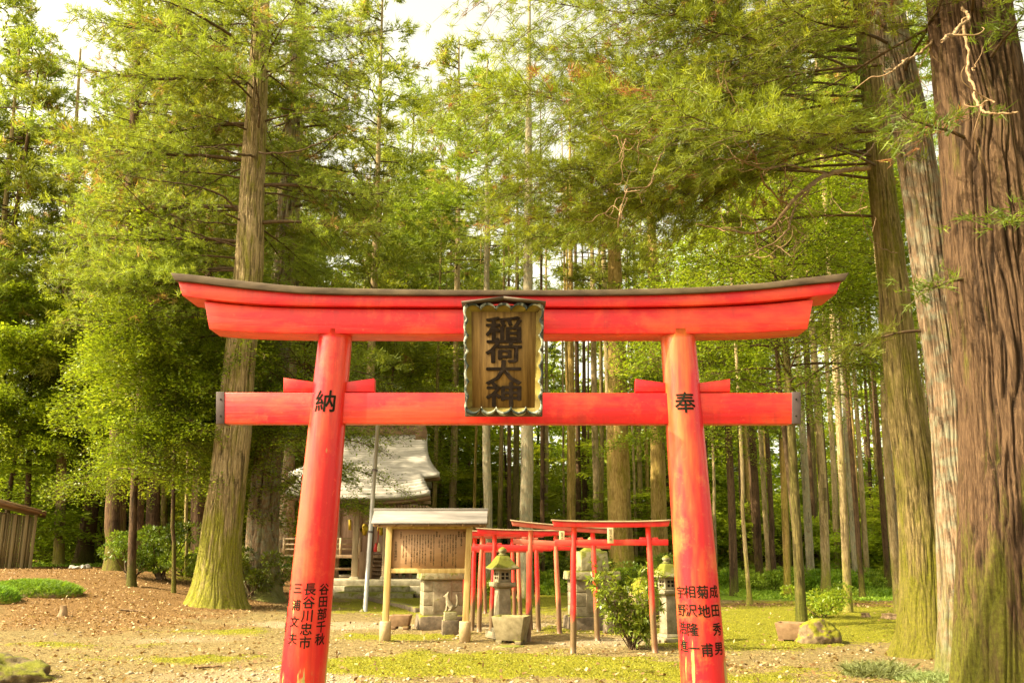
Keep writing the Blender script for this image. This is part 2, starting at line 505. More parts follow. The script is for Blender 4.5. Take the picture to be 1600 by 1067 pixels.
def trunk_acc(path, rad, seg, rings, seed, ridge=0.02, nu=36, flare=0.0, flare_h=1.0, nroot=7, lump=0.04):
    """tapered, ridged trunk along a path"""
    acc = Acc()
    H = float(path[-1][2] - path[0][2])
    # more rings near the foot
    c = catmull(path, 200)
    zz = (np.linspace(0, 1, rings) ** 1.6) * H + c[0, 2]
    cx = np.interp(zz, c[:, 2], c[:, 0]); cyy = np.interp(zz, c[:, 2], c[:, 1])
    rr = np.interp(zz - c[0, 2], [r[0] for r in rad], [r[1] for r in rad])
    u = np.linspace(0, 1, seg, endpoint=False)
    U, Z = np.meshgrid(u, zz - c[0, 2])
    wp = vnoise(U, Z * 0.7 + 1, 6, seed + 5) * 0.04
    wp = wp + vnoise(U, Z * 2.3 + 1, 14, seed + 7) * 0.012
    n1 = vnoise(U + wp, Z * 1.3 + 1, nu, seed)
    n2 = vnoise(U + wp, Z * 3.5 + 1, nu * 2, seed + 1)
    rid = np.minimum(1, np.abs(2 * n1 - 1) * 2.4) * 0.75 + n2 * 0.25
    lo = vnoise(U, Z * 0.6 + 1, 5, seed + 2) - 0.5
    R = rr[:, None] * (1 + lump * 2 * lo) + ridge * (rid - 0.5) * np.minimum(1, rr[:, None] / 0.25)
    if flare:
        lob = 0.25 + 0.9 * vnoise(U, np.zeros_like(U) + 1.5, nroot, seed + 3) ** 2
        R = R + flare * lob * np.exp(-np.maximum(Z, 0) / flare_h * 2.2) + flare * 0.9 * lob ** 2 * np.exp(-np.maximum(Z, 0) / flare_h * 9)
    th = U * 2 * np.pi
    V = np.stack([cx[:, None] + R * np.cos(th), cyy[:, None] + R * np.sin(th), np.broadcast_to(zz[:, None], R.shape)], -1)
    i = np.arange(rings - 1)[:, None] * seg; j = np.arange(seg)[None, :]; k = (j + 1) % seg
    q = np.stack([i + j, i + k, i + seg + k, i + seg + j], -1).reshape(-1)
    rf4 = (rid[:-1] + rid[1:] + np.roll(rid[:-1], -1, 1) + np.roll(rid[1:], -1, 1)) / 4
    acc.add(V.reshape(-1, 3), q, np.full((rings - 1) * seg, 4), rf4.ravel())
    return acc


def px_path(pts, Y, H, foot_z=-0.15):
    """centre line given in picture points at distance Y; the line goes on straight to height H"""
    W = [P(a, b, Y) for a, b in pts]
    W.sort(key=lambda v: v.z)
    d = (W[-1] - W[-2]).normalized() if len(W) > 1 else Vector((0, 0, 1))
    if W[-1].z < H:
        W.append(W[-1] + d * ((H - W[-1].z) / d.z))
    z0 = float(gh(W[0].x, Y)) + foot_z
    d0 = (W[1] - W[0]).normalized()
    W[0] = W[0] + d0 * ((z0 - W[0].z) / d0.z) if abs(W[0].z - z0) > 0.02 else W[0]
    return W


def finish_tree(name, label, cat, group, base, trunk, bark, wood=None, woodmat=None, leaf=None, leafmat=None, crown='crown'):
    t = thing(name, label, cat, base, group)
    tr = trunk.build('trunk', bark, t, base, smooth=True, tint=True)
    if wood is not None and wood.n:
        wood.build('branches', woodmat or M['wood_twig'], t, base)
    if leaf is not None and leaf.n:
        leaf.build(crown, leafmat, t, base, tint=True)
    return t


def at_height(path, z):
    c = catmull(path, 100)
    return np.array([np.interp(z, c[:, 2], c[:, 0]), np.interp(z, c[:, 2], c[:, 1]), z])


def hero(name, label, pts, Y, H, rads, bark, boughs, leafmat, seed, flare, flare_h=1.2, ridge=0.03, nu=36, seg=180, rings=260, cat='tree', group=None, **bk):
    """boughs: list of (z, azimuth deg, length) plus optional dict"""
    rng = np.random.RandomState(seed)
    path = px_path(pts, Y, H)
    base = (path[0].x, path[0].y, float(gh(path[0].x, path[0].y)))
    tr = trunk_acc(path, rads, seg, rings, seed, ridge, nu, flare, flare_h)
    wood, leaf = Acc(), Acc()
    for b in boughs:
        kw = dict(bk)
        if len(b) > 3: kw.update(b[3])
        p = at_height(path, b[0])
        r = np.interp(b[0], [x[0] for x in rads], [x[1] for x in rads])
        az = R_(b[1])
        p = p + np.array([math.cos(az), math.sin(az), 0]) * r * 0.7
        bough(rng, wood, leaf, p, az, b[2], **kw)
    return finish_tree(name, label, cat, group, base, tr, bark, wood, None, leaf, leafmat)


rs = np.random.RandomState(3)

# --- big mossy cedar left of the gate
bl = []
for i in range(60):
    z = 7.6 + 12.5 * (i / 60.0) + rs.uniform(-0.3, 0.3)
    az = rs.uniform(-20, 235) if z < 13.5 else rs.uniform(0, 360)
    if az < 60 and rs.rand() < 0.5: continue
    L = rs.uniform(2.6, 4.6) * (1 - 0.02 * (z - 8))
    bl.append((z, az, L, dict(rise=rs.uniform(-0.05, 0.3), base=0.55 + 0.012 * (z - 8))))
for z, az, L in ((8.2, 183, 4.6), (8.9, 195, 4.8), (9.6, 172, 5.2), (10.4, 188, 4.9), (11.5, 178, 5.4), (8.6, 200, 3.8), (11.0, 355, 3.6), (12.2, 5, 3.8), (13.0, 185, 5.4), (14.2, 170, 5.0), (15.5, 190, 5.2), (16.8, 200, 5.0)):
    bl.append((z, az, L, dict(rise=0.12, r0=0.07, base=0.6)))
hero('cedar_tree', 'large cedar with flared mossy yellow-green foot left of the red gate', [(338, 955), (350, 800), (363, 690), (377, 540), (388, 430), (394, 300), (400, 180)], 25.0, 22,
     [(0, .62), (0.6, .57), (1.5, .53), (3, .50), (6, .45), (9, .40), (13, .34), (18, .24), (22, .12)], M['bark_moss'], bl, M['cedar_sun'], 11, 0.55, 1.6,
     ridge=0.035, nu=64, seg=240, ds=0.19, nn=17, nl=0.18, nw=0.018, subs=4.2, dead=0.04, r0=0.035)

bl = []
for i in range(46):
    z = 13.0 + 9.5 * (i / 46.0) + rs.uniform(-0.3, 0.3)
    bl.append((z, rs.uniform(-60, 230), rs.uniform(2.2, 3.8) * (1 - 0.02 * (z - 9)), dict(rise=rs.uniform(-0.05, 0.3))))
hero('cedar_tree', 'tall cedar with reddish lichen-flecked bark half hidden behind the big mossy cedar', [(405, 940), (412, 800), (425, 660), (435, 540), (441, 430), (452, 280), (462, 130)], 28.5, 24,
     [(0, .60), (1.5, .50), (4, .44), (8, .38), (12, .31), (18, .22), (24, .10)], M['bark_red'], bl, M['cedar'], 12, 0.35, 1.3,
     ridge=0.04, nu=36, seg=120, rings=180, ds=0.22, nn=12, nl=0.18, nw=0.019, subs=3.8)

# --- the three big trunks on the right, close to the camera
bl = []
for i in range(16):
    z = 8.3 + 4.0 * (i / 16.0)
    bl.append((z, rs.uniform(130, 300), rs.uniform(1.5, 3.0), dict(rise=rs.uniform(-0.1, 0.25))))
bl += [(4.8, 200, 0.9, dict(droop=0.6)), (5.4, 250, 1.2, dict(droop=0.5)), (6.6, 215, 1.6, dict(droop=0.4)), (7.6, 262, 1.6, dict(droop=0.4))]
hero('cedar_tree', 'widest reddish brown cedar trunk at the right edge with deep vertical furrows', [(1601, 1090), (1599, 880), (1585, 650), (1561, 430), (1543, 250), (1520, 60)], 10.6, 20,
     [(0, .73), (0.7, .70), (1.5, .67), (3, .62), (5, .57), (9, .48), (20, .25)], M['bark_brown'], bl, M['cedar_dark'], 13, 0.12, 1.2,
     ridge=0.06, nu=84, seg=420, rings=420, ds=0.16, nn=12, nl=0.13, nw=0.014, subs=5, r0=0.028)

bl = []
for i in range(22):
    z = 8.5 + 5.5 * (i / 22.0)
    bl.append((z, rs.uniform(130, 280), rs.uniform(2.0, 4.2), dict(rise=rs.uniform(-0.1, 0.2))))
bl += [(4.6, 170, 1.2, dict(droop=0.5)), (7.6, 185, 1.8, dict(droop=0.3))]
hero('cedar_tree', 'leaning cedar trunk with pale grey-green lichen beside the widest trunk', [(1515, 1060), (1507, 880), (1484, 600), (1459, 430), (1424, 200), (1399, 75)], 12.2, 20,
     [(0, .36), (1, .33), (3, .295), (6, .27), (9, .235), (20, .12)], M['bark_red'], bl, M['cedar'], 14, 0.16, 0.9,
     ridge=0.028, nu=60, seg=260, rings=320, ds=0.17, nn=17, nl=0.14, nw=0.011, subs=5, r0=0.028)

bl = []
for i in range(44):
    z = 8.0 + 8.5 * (i / 44.0)
    bl.append((z, rs.uniform(150, 225), rs.uniform(3.0, 7.0), dict(rise=rs.uniform(-0.10, 0.22), base=rs.uniform(0.35, 0.6))))
for z, az, L in ((8.3, 168, 7.2), (8.9, 188, 7.4), (9.6, 176, 7.8), (10.5, 190, 7.2), (7.3, 176, 3.4)):
    bl.append((z, az, L, dict(rise=0.08, droop=0.15, tip=0.1)))
hero('cedar_tree', 'olive mossy trunk with a mossy foot, third trunk in from the right edge', [(1447, 1022), (1443, 880), (1433, 760), (1411, 600), (1394, 430), (1379, 300), (1362, 130)], 14.8, 20,
     [(0, .45), (0.5, .39), (1.5, .345), (3, .31), (4.4, .28), (6.2, .245), (9, .20), (14, .15), (20, .08)], M['bark_olive'], bl, M['cedar'], 15, 0.26, 0.8,
     ridge=0.022, nu=60, seg=260, rings=300, ds=0.19, nn=21, nl=0.155, nw=0.012, subs=4.0, r0=0.028, sub_len=0.34)

# --- crown shapes shared by the plantation cedars
def cedar_crown(seed, Hc=14.0, Rm=2.9, nb=58, base=0.5, fine=1.0):
    rng = np.random.RandomState(seed); wood, leaf = Acc(), Acc()
    for i in range(nb):
        f = (i + rng.uniform(0, 1)) / nb
        L = Rm * (1 - f) ** 0.6 * (0.55 + 0.45 * min(1, f * 5 + 0.3)) * rng.uniform(0.6, 1.25) + 0.4
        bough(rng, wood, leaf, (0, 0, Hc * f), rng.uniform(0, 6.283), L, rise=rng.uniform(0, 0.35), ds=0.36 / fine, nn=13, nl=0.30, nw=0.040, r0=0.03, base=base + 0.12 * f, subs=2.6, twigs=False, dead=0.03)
    wm = bpy.data.meshes.new('x')
    lo = leaf.build('crown', M['cedar'], tint=True); wo = wood.build('branches', M['wood_twig'])
    lm, wm = lo.data, wo.data
    bpy.data.objects.remove(lo); bpy.data.objects.remove(wo)
    return lm, wm

CROWNS = [cedar_crown(31), cedar_crown(32, 13, 3.3, 52), cedar_crown(33, 15, 2.7, 60), cedar_crown(34, 12, 3.0, 50)]
CR_SUN = [c[0].copy() for c in CROWNS]  # crown copies that take the needles with sunlight in their colour
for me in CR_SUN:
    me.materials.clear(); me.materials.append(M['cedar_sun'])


def mid_tree(pb, pt, wpx, bark, label, crown_z=9.5, H=23, Y=None, name='cedar_tree', group='tall thin cedars behind the red gates', sun=False, flare=0.12, crown=True, cs_=1.0):
    base = G(*pb)
    if Y: base = P(pb[0], pb[1], Y); base.z = float(gh(base.x, Y))
    Y = base.y
    top = P(pt[0], pt[1], Y)
    lean = (top - base) / max(0.5, (top.z - base.z))
    k = random.uniform(-0.25, 0.25)
    pts = [base + Vector((0, 0, -0.15)), base + (top - base) * 0.5 + Vector((k * 0.3, 0, 0)), top, ]
    if top.z < H: pts.append(top + Vector((lean.x * 0.6, 0, 1)) * (H - top.z))
    dist = math.hypot(Y, EYE)
    r = wpx * 0.5 * dist / FPX
    tr = trunk_acc([Vector(p) for p in pts], [(0, r * 1.05), (2, r), (H * 0.5, r * 0.72), (H, r * 0.2)], 18, 40, random.randint(0, 9999), 0.02, 9, flare, 0.7, 5)
    t = thing(name, label, 'tree', base, group)
    tr.build('trunk', bark, t, base, smooth=True, tint=True)
    if crown:
        i = random.randrange(4)
        cz = crown_z
        px = at_height([Vector(p) for p in pts], min(cz + 1, H - 1))
        for me, nm in ((CR_SUN[i] if sun else CROWNS[i][0], 'crown'), (CROWNS[i][1], 'branches')):
            o = bpy.data.objects.new(nm, me); COL.objects.link(o); o.parent = t
            o.location = (px[0] - base.x, px[1] - base.y, cz - base.z)
            o.rotation_euler = (0, 0, random.uniform(0, 6.28)); s = cs_ * random.uniform(0.9, 1.1); o.scale = (s, s, (H - cz) / 13.5)
    return t


g1 = 'tall thin cedars behind the red gates'
g2 = 'slim plantation cedars on the right'
g3 = 'dark old trunks on the left behind the fallen leaves'
mids = [
    # right of the gate
    ((1325, 958), (1306, 578), 12, 'bark_tan', 'slim tan trunk rising behind the mossy boulder, straight to the leaves', g2),
    ((1405, 968), (1373, 430), 12, 'bark_tan', 'slim tan trunk touching the left side of the olive mossy trunk', g2),
    ((1291, 929), (1272, 560), 13, 'bark_tan', 'tan trunk bending slightly, above the leafy bush behind the boulder', g2),
    ((1268, 922), (1252, 640), 12, 'bark_pale', 'pale greyish trunk right behind the dark forked stem', g2),
    ((1231, 931), (1219, 640), 10, 'bark_gold', 'golden straight trunk just left of the dark forked stem', g2),
    ((1172, 945), (1156, 660), 6, 'bark_tan', 'very thin pale pole-like trunk nearest the right gate pillar on bright grass', g2),
    ((1147, 930), (1137, 650), 12, 'bark_dark', 'dark trunk close right of the right gate pillar', g2),
    ((1348, 934), (1330, 700), 8, 'bark_brown', 'thin brown trunk with mossy foot right of the boulder, leaning left', g2),
    ((1338, 925), (1317, 600), 8, 'bark_pale', 'thin grey trunk close behind the straight tan one above the boulder', g2),
    ((1388, 924), (1373, 700), 9, 'bark_brown', 'brown trunk standing alone on bright grass left of the olive mossy trunk', g2),
    ((1414, 927), (1394, 680), 11, 'bark_red', 'pinkish trunk half behind the slim tan one beside the olive mossy trunk', g2),
    ((1189, 921), (1180, 760), 12, 'bark_brown', 'first brown trunk of the close cluster right of the dark trunk by the pillar', g2),
    ((1201, 919), (1193, 760), 8, 'bark_tan', 'lighter middle trunk of the close cluster right of the dark trunk by the pillar', g2),
    ((1212, 922), (1203, 760), 8, 'bark_dark', 'dark trunk at the right side of the close cluster beside the golden trunk', g2),
    ((1120, 915), (1114, 700), 5, 'bark_tan', 'thread-thin pale trunk touching the right edge of the right gate pillar', g2),
    ((1164, 912), (1158, 740), 9, 'bark_dark', 'far dark reddish trunk behind the thin pale pole-like one', g2),
    ((1278, 908), (1270, 700), 9, 'bark_olive_dark', 'far olive trunk showing between two tan trunks over the leafy bush', g2),
    ((1367, 905), (1352, 600), 6, 'bark_dark', 'far dark thin trunk in the bright gap left of the olive mossy trunk', g2),
    ((1480, 935), (1462, 600), 10, 'bark_pale', 'pale trunk seen between the olive mossy trunk and the lichen-covered trunk', g2),
    # centre
    ((973, 925), (964, 560), 38, 'bark_gold', 'thick golden brown cedar in the middle behind the small red gates', g1),
    ((1032, 920), (1026, 640), 25, 'bark_gold', 'thick trunk half gold half brown just left of the right gate pillar', g1),
    ((1003, 912), (998, 680), 9, 'bark_olive', 'thin olive trunk between the thick golden cedar and the pillar side one', g1),
    ((821, 935), (824, 640), 21, 'bark_pale', 'thick whitish lichen trunk under the name board, behind the small gates', g1),
    ((760, 930), (760, 660), 14, 'bark_pale', 'narrower whitish trunk right of the notice board roof', g1),
    ((805, 915), (807, 660), 11, 'bark_olive_dark', 'dark olive trunk close left of the thick whitish one', g1),
    ((848, 922), (847, 660), 7, 'bark_brown', 'thin brown trunk right of the thick whitish one', g1),
    ((854, 905), (854, 660), 8, 'bark_tan', 'greyish tan trunk behind the thin brown one, right of the thick whitish one', g1),
    ((893, 918), (893, 640), 12, 'bark_gold', 'golden trunk above the right end of the tilted small gate', g1),
    ((905, 910), (903, 700), 9, 'bark_brown', 'brown trunk hugging the right side of the golden one above the tilted small gate', g1),
    ((932, 912), (929, 640), 12, 'bark_tan', 'tan trunk left of the thick golden brown cedar, lit on its left', g1),
    ((942, 915), (940, 650), 8, 'bark_olive', 'yellowish green trunk touching the tan one left of the thick golden cedar', g1),
    ((881, 908), (880, 680), 4, 'bark_tan', 'spindly trunk between the thin brown and the golden trunk', g1),
    ((917, 905), (919, 740), 4, 'bark_brown', 'spindly brown trunk between the golden trunk and the tan one', g1),
    ((703, 900), (703, 660), 9, 'bark_dark', 'double dark trunk right of the shrine roof', g1),
    ((708, 905), (709, 660), 5, 'bark_tan', 'thin pale trunk against the dark one right of the shrine roof', g1),
    ((730, 900), (733, 660), 5, 'bark_brown', 'thin brown trunk between the shrine roof and the narrower whitish trunk', g1),
]
for pb, pt, wpx, bk, lab, gp in mids:
    mid_tree(pb, pt, wpx, M[bk], lab, group=gp, crown_z=random.uniform(11.0, 14.0), sun=True, H=random.uniform(21, 25), crown=(pb[0] < 800 or pb[0] > 1310 or random.random() < 0.12))

lefts = [
    ((238, 940 - 55), (240, 560), 20, 'bark_dark', 'upright dark trunk behind the low bushes left of the mossy cedar', 0.2),
    ((128, 883), (146, 760), 24, 'bark_dark', 'dark trunk leaning right beside the grey shed', 0.5),
    ((180, 891), (182, 760), 30, 'bark_brown', 'thick reddish dark trunk between shed and low bushes', 0.4),
    ((214, 888), (216, 760), 20, 'bark_dark', 'dark trunk just right of the thick reddish one', 0.25),
    ((257, 884), (258, 760), 10, 'bark_olive', 'olive thin trunk above the low bushes', 0.1),
    ((272, 925), (272, 740), 6, 'bark_brown', 'thin reddish stem standing in the low bushes', 0.05),
    ((290, 902), (293, 740), 5, 'bark_tan', 'thin pale stem close to the left side of the big mossy cedar', 0.05),
    ((307, 890), (312, 740), 22, 'bark_dark', 'dark trunk half hidden by the big mossy cedar on its left', 0.2),
    ((445, 905), (452, 640), 24, 'bark_red', 'reddish trunk just left of the left gate pillar', 0.25),
    ((14, 860), (18, 690), 30, 'bark_dark', 'dark thick trunk behind the grey shed roof', 0.1),
]
for pb, pt, wpx, bk, lab, fl in lefts:
    mid_tree(pb, pt, wpx, M[bk], lab, group=g3, crown_z=random.uniform(9.5, 13.0), sun=True, H=random.uniform(22, 26), flare=fl)

rt = np.random.RandomState(61)
for i in range(34):
    px_ = (655 + 400 * (i + rt.rand()) / 17.0) if i < 17 else (1112 + 370 * (i - 17 + rt.rand()) / 17.0)
    Yt = rt.uniform(38, 56)
    b_ = P(px_, 900, Yt)
    gp = 'slender background trunks in the %s' % ('middle' if i < 17 else 'right')
    mid_tree((px_, 900), (px_ + (800 - px_) * 0.045 + rt.uniform(-6, 6), 560), rt.uniform(4.5, 10), M[['bark_tan', 'bark_gold', 'bark_olive', 'bark_brown', 'bark_gold'][rt.randint(5)]],
             'slender straight trunk deep in the wood %s' % ('behind the small red gates' if i < 17 else 'of the plantation right of the gate'), group=gp, Y=Yt, H=rt.uniform(18, 23), crown=False, flare=0.06)
mid_tree((92, 884), (98, 560), 15, M['bark_tan'], 'tall cedar in the glare at the upper left, its trunk hidden low down by leaves', group=g3, crown_z=8.0, sun=True, H=27, cs_=1.35)
mid_tree((-30, 884), (-12, 560), 15, M['bark_tan'], 'cedar whose sunlit crown enters the photo at the upper left corner', group=g3, crown_z=8.0, sun=True, H=27, cs_=1.5)
mid_tree((150, 880), (158, 560), 12, M['bark_tan'], 'cedar in the glare between the upper left corner and the big mossy cedar', group=g3, crown_z=9.0, sun=True, H=28, cs_=1.3)

# --- cedars farther back whose crowns close the wood
farspots = []
rf = np.random.RandomState(21)
for i in range(70):
    y = 42 + 34 * (i / 70.0) + rf.uniform(-2, 2)
    xs = rf.uniform(-0.66, 0.66) * y
    px, py = proj(xs, y, 10)
    if 630 < px < 670 and rf.rand() < 0.3: continue
    if px > 720 and i % 4: continue
    farspots.append((xs, y, px))
for (x, y, px) in farspots:
    left = px < 800
    base = Vector((x, y, float(gh(x, y))))
    r = rf.uniform(0.13, 0.24); H = rf.uniform(22, 29) + max(0, (y - 50) * 0.25)
    pts = [base, base + Vector((rf.uniform(-.3, .3), 0, H * 0.5)), base + Vector((rf.uniform(-.5, .5), 0, H))]
    t = thing('cedar_tree', ('bright green cedar crown far back in the sunlit left wood' if left else 'green cedar crown far back in the right wood'), 'tree', base,
              'far cedars in the sunlit left wood' if left else 'far cedars in the right wood')
    trunk_acc(pts, [(0, r), (H * 0.5, r * 0.7), (H, r * 0.2)], 12, 16, rf.randint(9999), 0.02, 7, 0.1, 0.7, 5).build('trunk', M[['bark_tan', 'bark_dark', 'bark_brown'][rf.randint(3)]], t, base, smooth=True, tint=True)
    i = rf.randint(4); cz = rf.uniform(6, 10) if left else rf.uniform(11, 14)
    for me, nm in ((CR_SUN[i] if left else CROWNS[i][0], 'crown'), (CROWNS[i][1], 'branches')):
        o = bpy.data.objects.new(nm, me); COL.objects.link(o); o.parent = t
        o.location = (0, 0, cz); o.rotation_euler = (0, 0, rf.uniform(0, 6.28)); s = rf.uniform(1.1, 1.5); o.scale = (s, s, (H - cz) / 13.0)


for (px_, Yc, Hc_, lab) in ((565, 37, 27, 'feathery cedar behind the left end of the shrine roof, reaching the top of the photo'), (705, 46, 30, 'tall far cedar above the name board beside the bright sky gap'), (640, 60, 27, 'distant cedar top standing in the bright sky gap')):
    base = P(px_, 880, Yc); base.z = 0
    pts = [base, base + Vector((0.1, 0, Hc_ * 0.5)), base + Vector((0, 0, Hc_))]
    t = thing('cedar_tree', lab, 'tree', base)
    trunk_acc(pts, [(0, .2), (Hc_ * 0.5, .15), (Hc_, .04)], 12, 16, px_, 0.02, 7, 0.1, 0.7, 5).build('trunk', M['bark_tan'], t, base, smooth=True, tint=True)
    for me, nm in ((CR_SUN[px_ % 4], 'crown'), (CROWNS[px_ % 4][1], 'branches')):
        o = bpy.data.objects.new(nm, me); COL.objects.link(o); o.parent = t; o.location = (0, 0, 9); s = 1.25; o.scale = (s, s, (Hc_ - 9) / 13.0)


# --- broadleaved trees
def broad_tree(name, label, pts, Y, H, r, z0, z1, nb, Lr, seed, leafmat, bark, azr=(0, 360), nl=0.09, nw=0.045, ds=0.17, nn=6, base=0.5, group=None, stems=None, flat=0.4, subs=3.6, **kw):
    rng = np.random.RandomState(seed); path = px_path(pts, Y, H)
    base_p = (path[0].x, path[0].y, float(gh(path[0].x, path[0].y)))
    tr = trunk_acc(path, [(0, r), (H * 0.5, r * 0.7), (H, r * 0.15)], 20, 60, seed, 0.015, 9, r * 0.8, 0.5, 5, lump=0.08)
    wood, leaf = Acc(), Acc()
    for s in (stems or []):
        sp = px_path(s, Y + rng.uniform(-0.3, 0.3), H * 0.9)
        wood.tube(catmull(sp, 24), np.linspace(r * 0.75, r * 0.1, 24), 9)
    for i in range(nb):
        f = (i + rng.uniform(0, 1)) / nb
        z = z0 + (z1 - z0) * f
        L = rng.uniform(*Lr) * (1 - 0.55 * f ** 2)
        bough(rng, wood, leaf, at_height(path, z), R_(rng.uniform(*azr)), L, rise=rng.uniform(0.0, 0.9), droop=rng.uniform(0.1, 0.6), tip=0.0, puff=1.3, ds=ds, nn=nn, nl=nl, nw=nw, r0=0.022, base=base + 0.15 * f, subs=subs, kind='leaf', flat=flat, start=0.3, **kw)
    return finish_tree(name, label, 'tree', group, base_p, tr, bark, wood, M['wood_twig'], leaf, leafmat)


broad_tree('evergreen_tree', 'bright green broadleaved tree in layered sprays left of the gate end', [(205, 900), (212, 700), (222, 540), (225, 440)], 27.0, 9.6, 0.13, 3.6, 9.8, 130, (2.4, 5.2), 41, M['broad'], M['bark_dark'], azr=(-100, 150), base=0.44, nn=10, nl=0.10, nw=0.055)
broad_tree('evergreen_tree', 'yellow-green broadleaved tree over the grey shed at the left edge', [(40, 880), (46, 700), (48, 560), (44, 470)], 41.5, 13.5, 0.14, 5.4, 13.2, 110, (3.2, 6.2), 42, M['broad'], M['bark_dark'], base=0.48, nn=9, nl=0.14, nw=0.075)
broad_tree('evergreen_tree', 'dark glossy broadleaved tree between the mossy cedar and the left gate pillar', [(470, 930), (480, 760), (478, 640), (476, 560)], 27.5, 8.2, 0.09, 2.9, 9.4, 70, (1.8, 3.6), 43, M['broad'], M['bark_dark'], base=0.4, nn=9)
broad_tree('evergreen_tree', 'broadleaved tree whose leafy boughs show above the shrine roof', [(590, 900), (600, 760), (610, 640), (615, 560)], 41, 12.5, 0.14, 4.5, 12, 60, (2.5, 4.5), 44, M['broad'], M['bark_dark'], base=0.42, nl=0.13, nw=0.06, nn=6, ds=0.22)
broad_tree('evergreen_tree', 'dark forked stem carrying a dense broadleaved crown right of the gate', [(1253, 974), (1246, 850), (1238, 700), (1228, 533), (1222, 380)], 20.2, 10.5, 0.12, 4.9, 10.4, 100, (1.8, 4.2), 45, M['broad'], M['bark_olive_dark'], base=0.42, nl=0.08, nw=0.042, nn=9,
           stems=[[(1256, 974), (1243, 830), (1222, 640), (1213, 533), (1211, 380)]])
broad_tree('evergreen_tree', 'mid green broadleaved tree behind the right arm of the gate', [(1110, 925), (1104, 760), (1098, 600), (1094, 480)], 34, 12.5, 0.12, 5.2, 12.2, 80, (2.2, 4.6), 46, M['broad'], M['bark_dark'], base=0.45, nl=0.11, nw=0.06, nn=8, ds=0.2)

# dark leafy sprays reaching over the shrine roof
rng = np.random.RandomState(5); wood, leaf = Acc(), Acc()
pth = px_path([(508, 925), (515, 800), (522, 700), (528, 620)], 26.0, 7.6)
for z, az, L in ((5.4, 5, 2.3), (5.1, -15, 2.0), (5.9, 0, 2.7), (6.3, 10, 2.2), (4.7, 0, 1.6), (6.8, 30, 1.8), (5.6, 200, 1.6), (6.5, 170, 1.8), (4.9, 190, 1.4)):
    bough(rng, wood, leaf, at_height(pth, z), R_(az), L, rise=0.1, droop=0.35, tip=0.0, ds=0.14, nn=3, nl=0.09, nw=0.045, r0=0.022, base=0.25, subs=4, kind='leaf', start=0.35)
tr = trunk_acc(pth, [(0, .07), (7.6, .02)], 14, 40, 9, 0.01, 5, 0.05, 0.4, 4)
finish_tree('camellia_tree', 'slender dark-leaved tree reaching sprays over the shrine roof', 'tree', None, (pth[0].x, pth[0].y, float(gh(pth[0].x, 26.0))), tr, M['bark_dark'], wood, M['wood_twig'], leaf, M['broad_dark'])


# --- shrubs and understorey
def bush_mesh(seed, R, H, nleaf, nl, nw, mat, lobes=9):
    rng = np.random.RandomState(seed); acc = Acc(); w = Acc()
    c = np.stack([rng.uniform(-R, R, lobes) * 0.7, rng.uniform(-R, R, lobes) * 0.7, rng.uniform(0.15, 0.85, lobes) * H], 1)
    rad = rng.uniform(0.25, 0.45, lobes) * min(R, H)
    for k in range(lobes):
        n = nleaf // lobes
        d = unit(rng.normal(0, 1, (n, 3))); rr = rad[k] * rng.uniform(0.35, 1.0, (n, 1)) ** 0.5
        p = c[k] + d * rr * np.array([1.15, 1.15, 0.7]); p[:, 2] = np.maximum(p[:, 2], 0.03)
        leaf_quads(rng, acc, p, d, nl, nw, np.clip(np.full(n, 0.5 + rng.normal(0, 0.15)), 0, 1), 0.6)
        w.tube([(rng.uniform(-.1, .1), rng.uniform(-.1, .1), 0), c[k] * np.array([0.6, 0.6, 0.5]), c[k]], [0.02 * H, 0.012 * H, 0.004 * H], 5)
    lo = acc.build('foliage', mat, tint=True); wo = w.build('stems', M['wood_twig'])
    r = (lo.data, wo.data); bpy.data.objects.remove(lo); bpy.data.objects.remove(wo)
    return r


def put_bush(name, label, meshes, loc, s=1.0, rz=0.0, group=None, cat='shrub', sz=None):
    t = thing(name, label, cat, loc, group); t.rotation_euler.z = rz; t.scale = (s, s, sz or s)
    for me, nm in zip(meshes, ('foliage', 'stems')):
        o = bpy.data.objects.new(nm, me); COL.objects.link(o); o.parent = t
    return t


UND = [bush_mesh(51, 3.6, 7.5, 15000, 0.22, 0.10, M['under'], 26), bush_mesh(52, 3.2, 6.0, 13000, 0.22, 0.10, M['under'], 22), bush_mesh(53, 3.0, 9.0, 15000, 0.22, 0.10, M['under'], 28)]
def wild_tree(seed, H, Lm, nb):
    rng = np.random.RandomState(seed); wood, leaf = Acc(), Acc()
    wood.tube([(0, 0, -0.3), (0.2, 0, H * .5), (0, 0.2, H)], [0.14, 0.09, 0.03], 7)
    for i in range(nb):
        f = (i + rng.uniform(0, 1)) / nb
        bough(rng, wood, leaf, (0, 0, 0.5 + (H - 0.8) * f), rng.uniform(0, 6.283), Lm * rng.uniform(0.5, 1.1) * (1 - 0.6 * f ** 2), rise=rng.uniform(0, 0.4), droop=rng.uniform(0.1, 0.4), tip=0, ds=0.42, nn=5, nl=0.24, nw=0.12, r0=0.03, base=0.42 + 0.2 * f, subs=2.2, kind='leaf', start=0.25, twigs=False, flat=0.45)
    lo = leaf.build('foliage', M['under'], tint=True); wo = wood.build('stems', M['wood_twig'])
    r = (lo.data, wo.data); bpy.data.objects.remove(lo); bpy.data.objects.remove(wo)
    return r

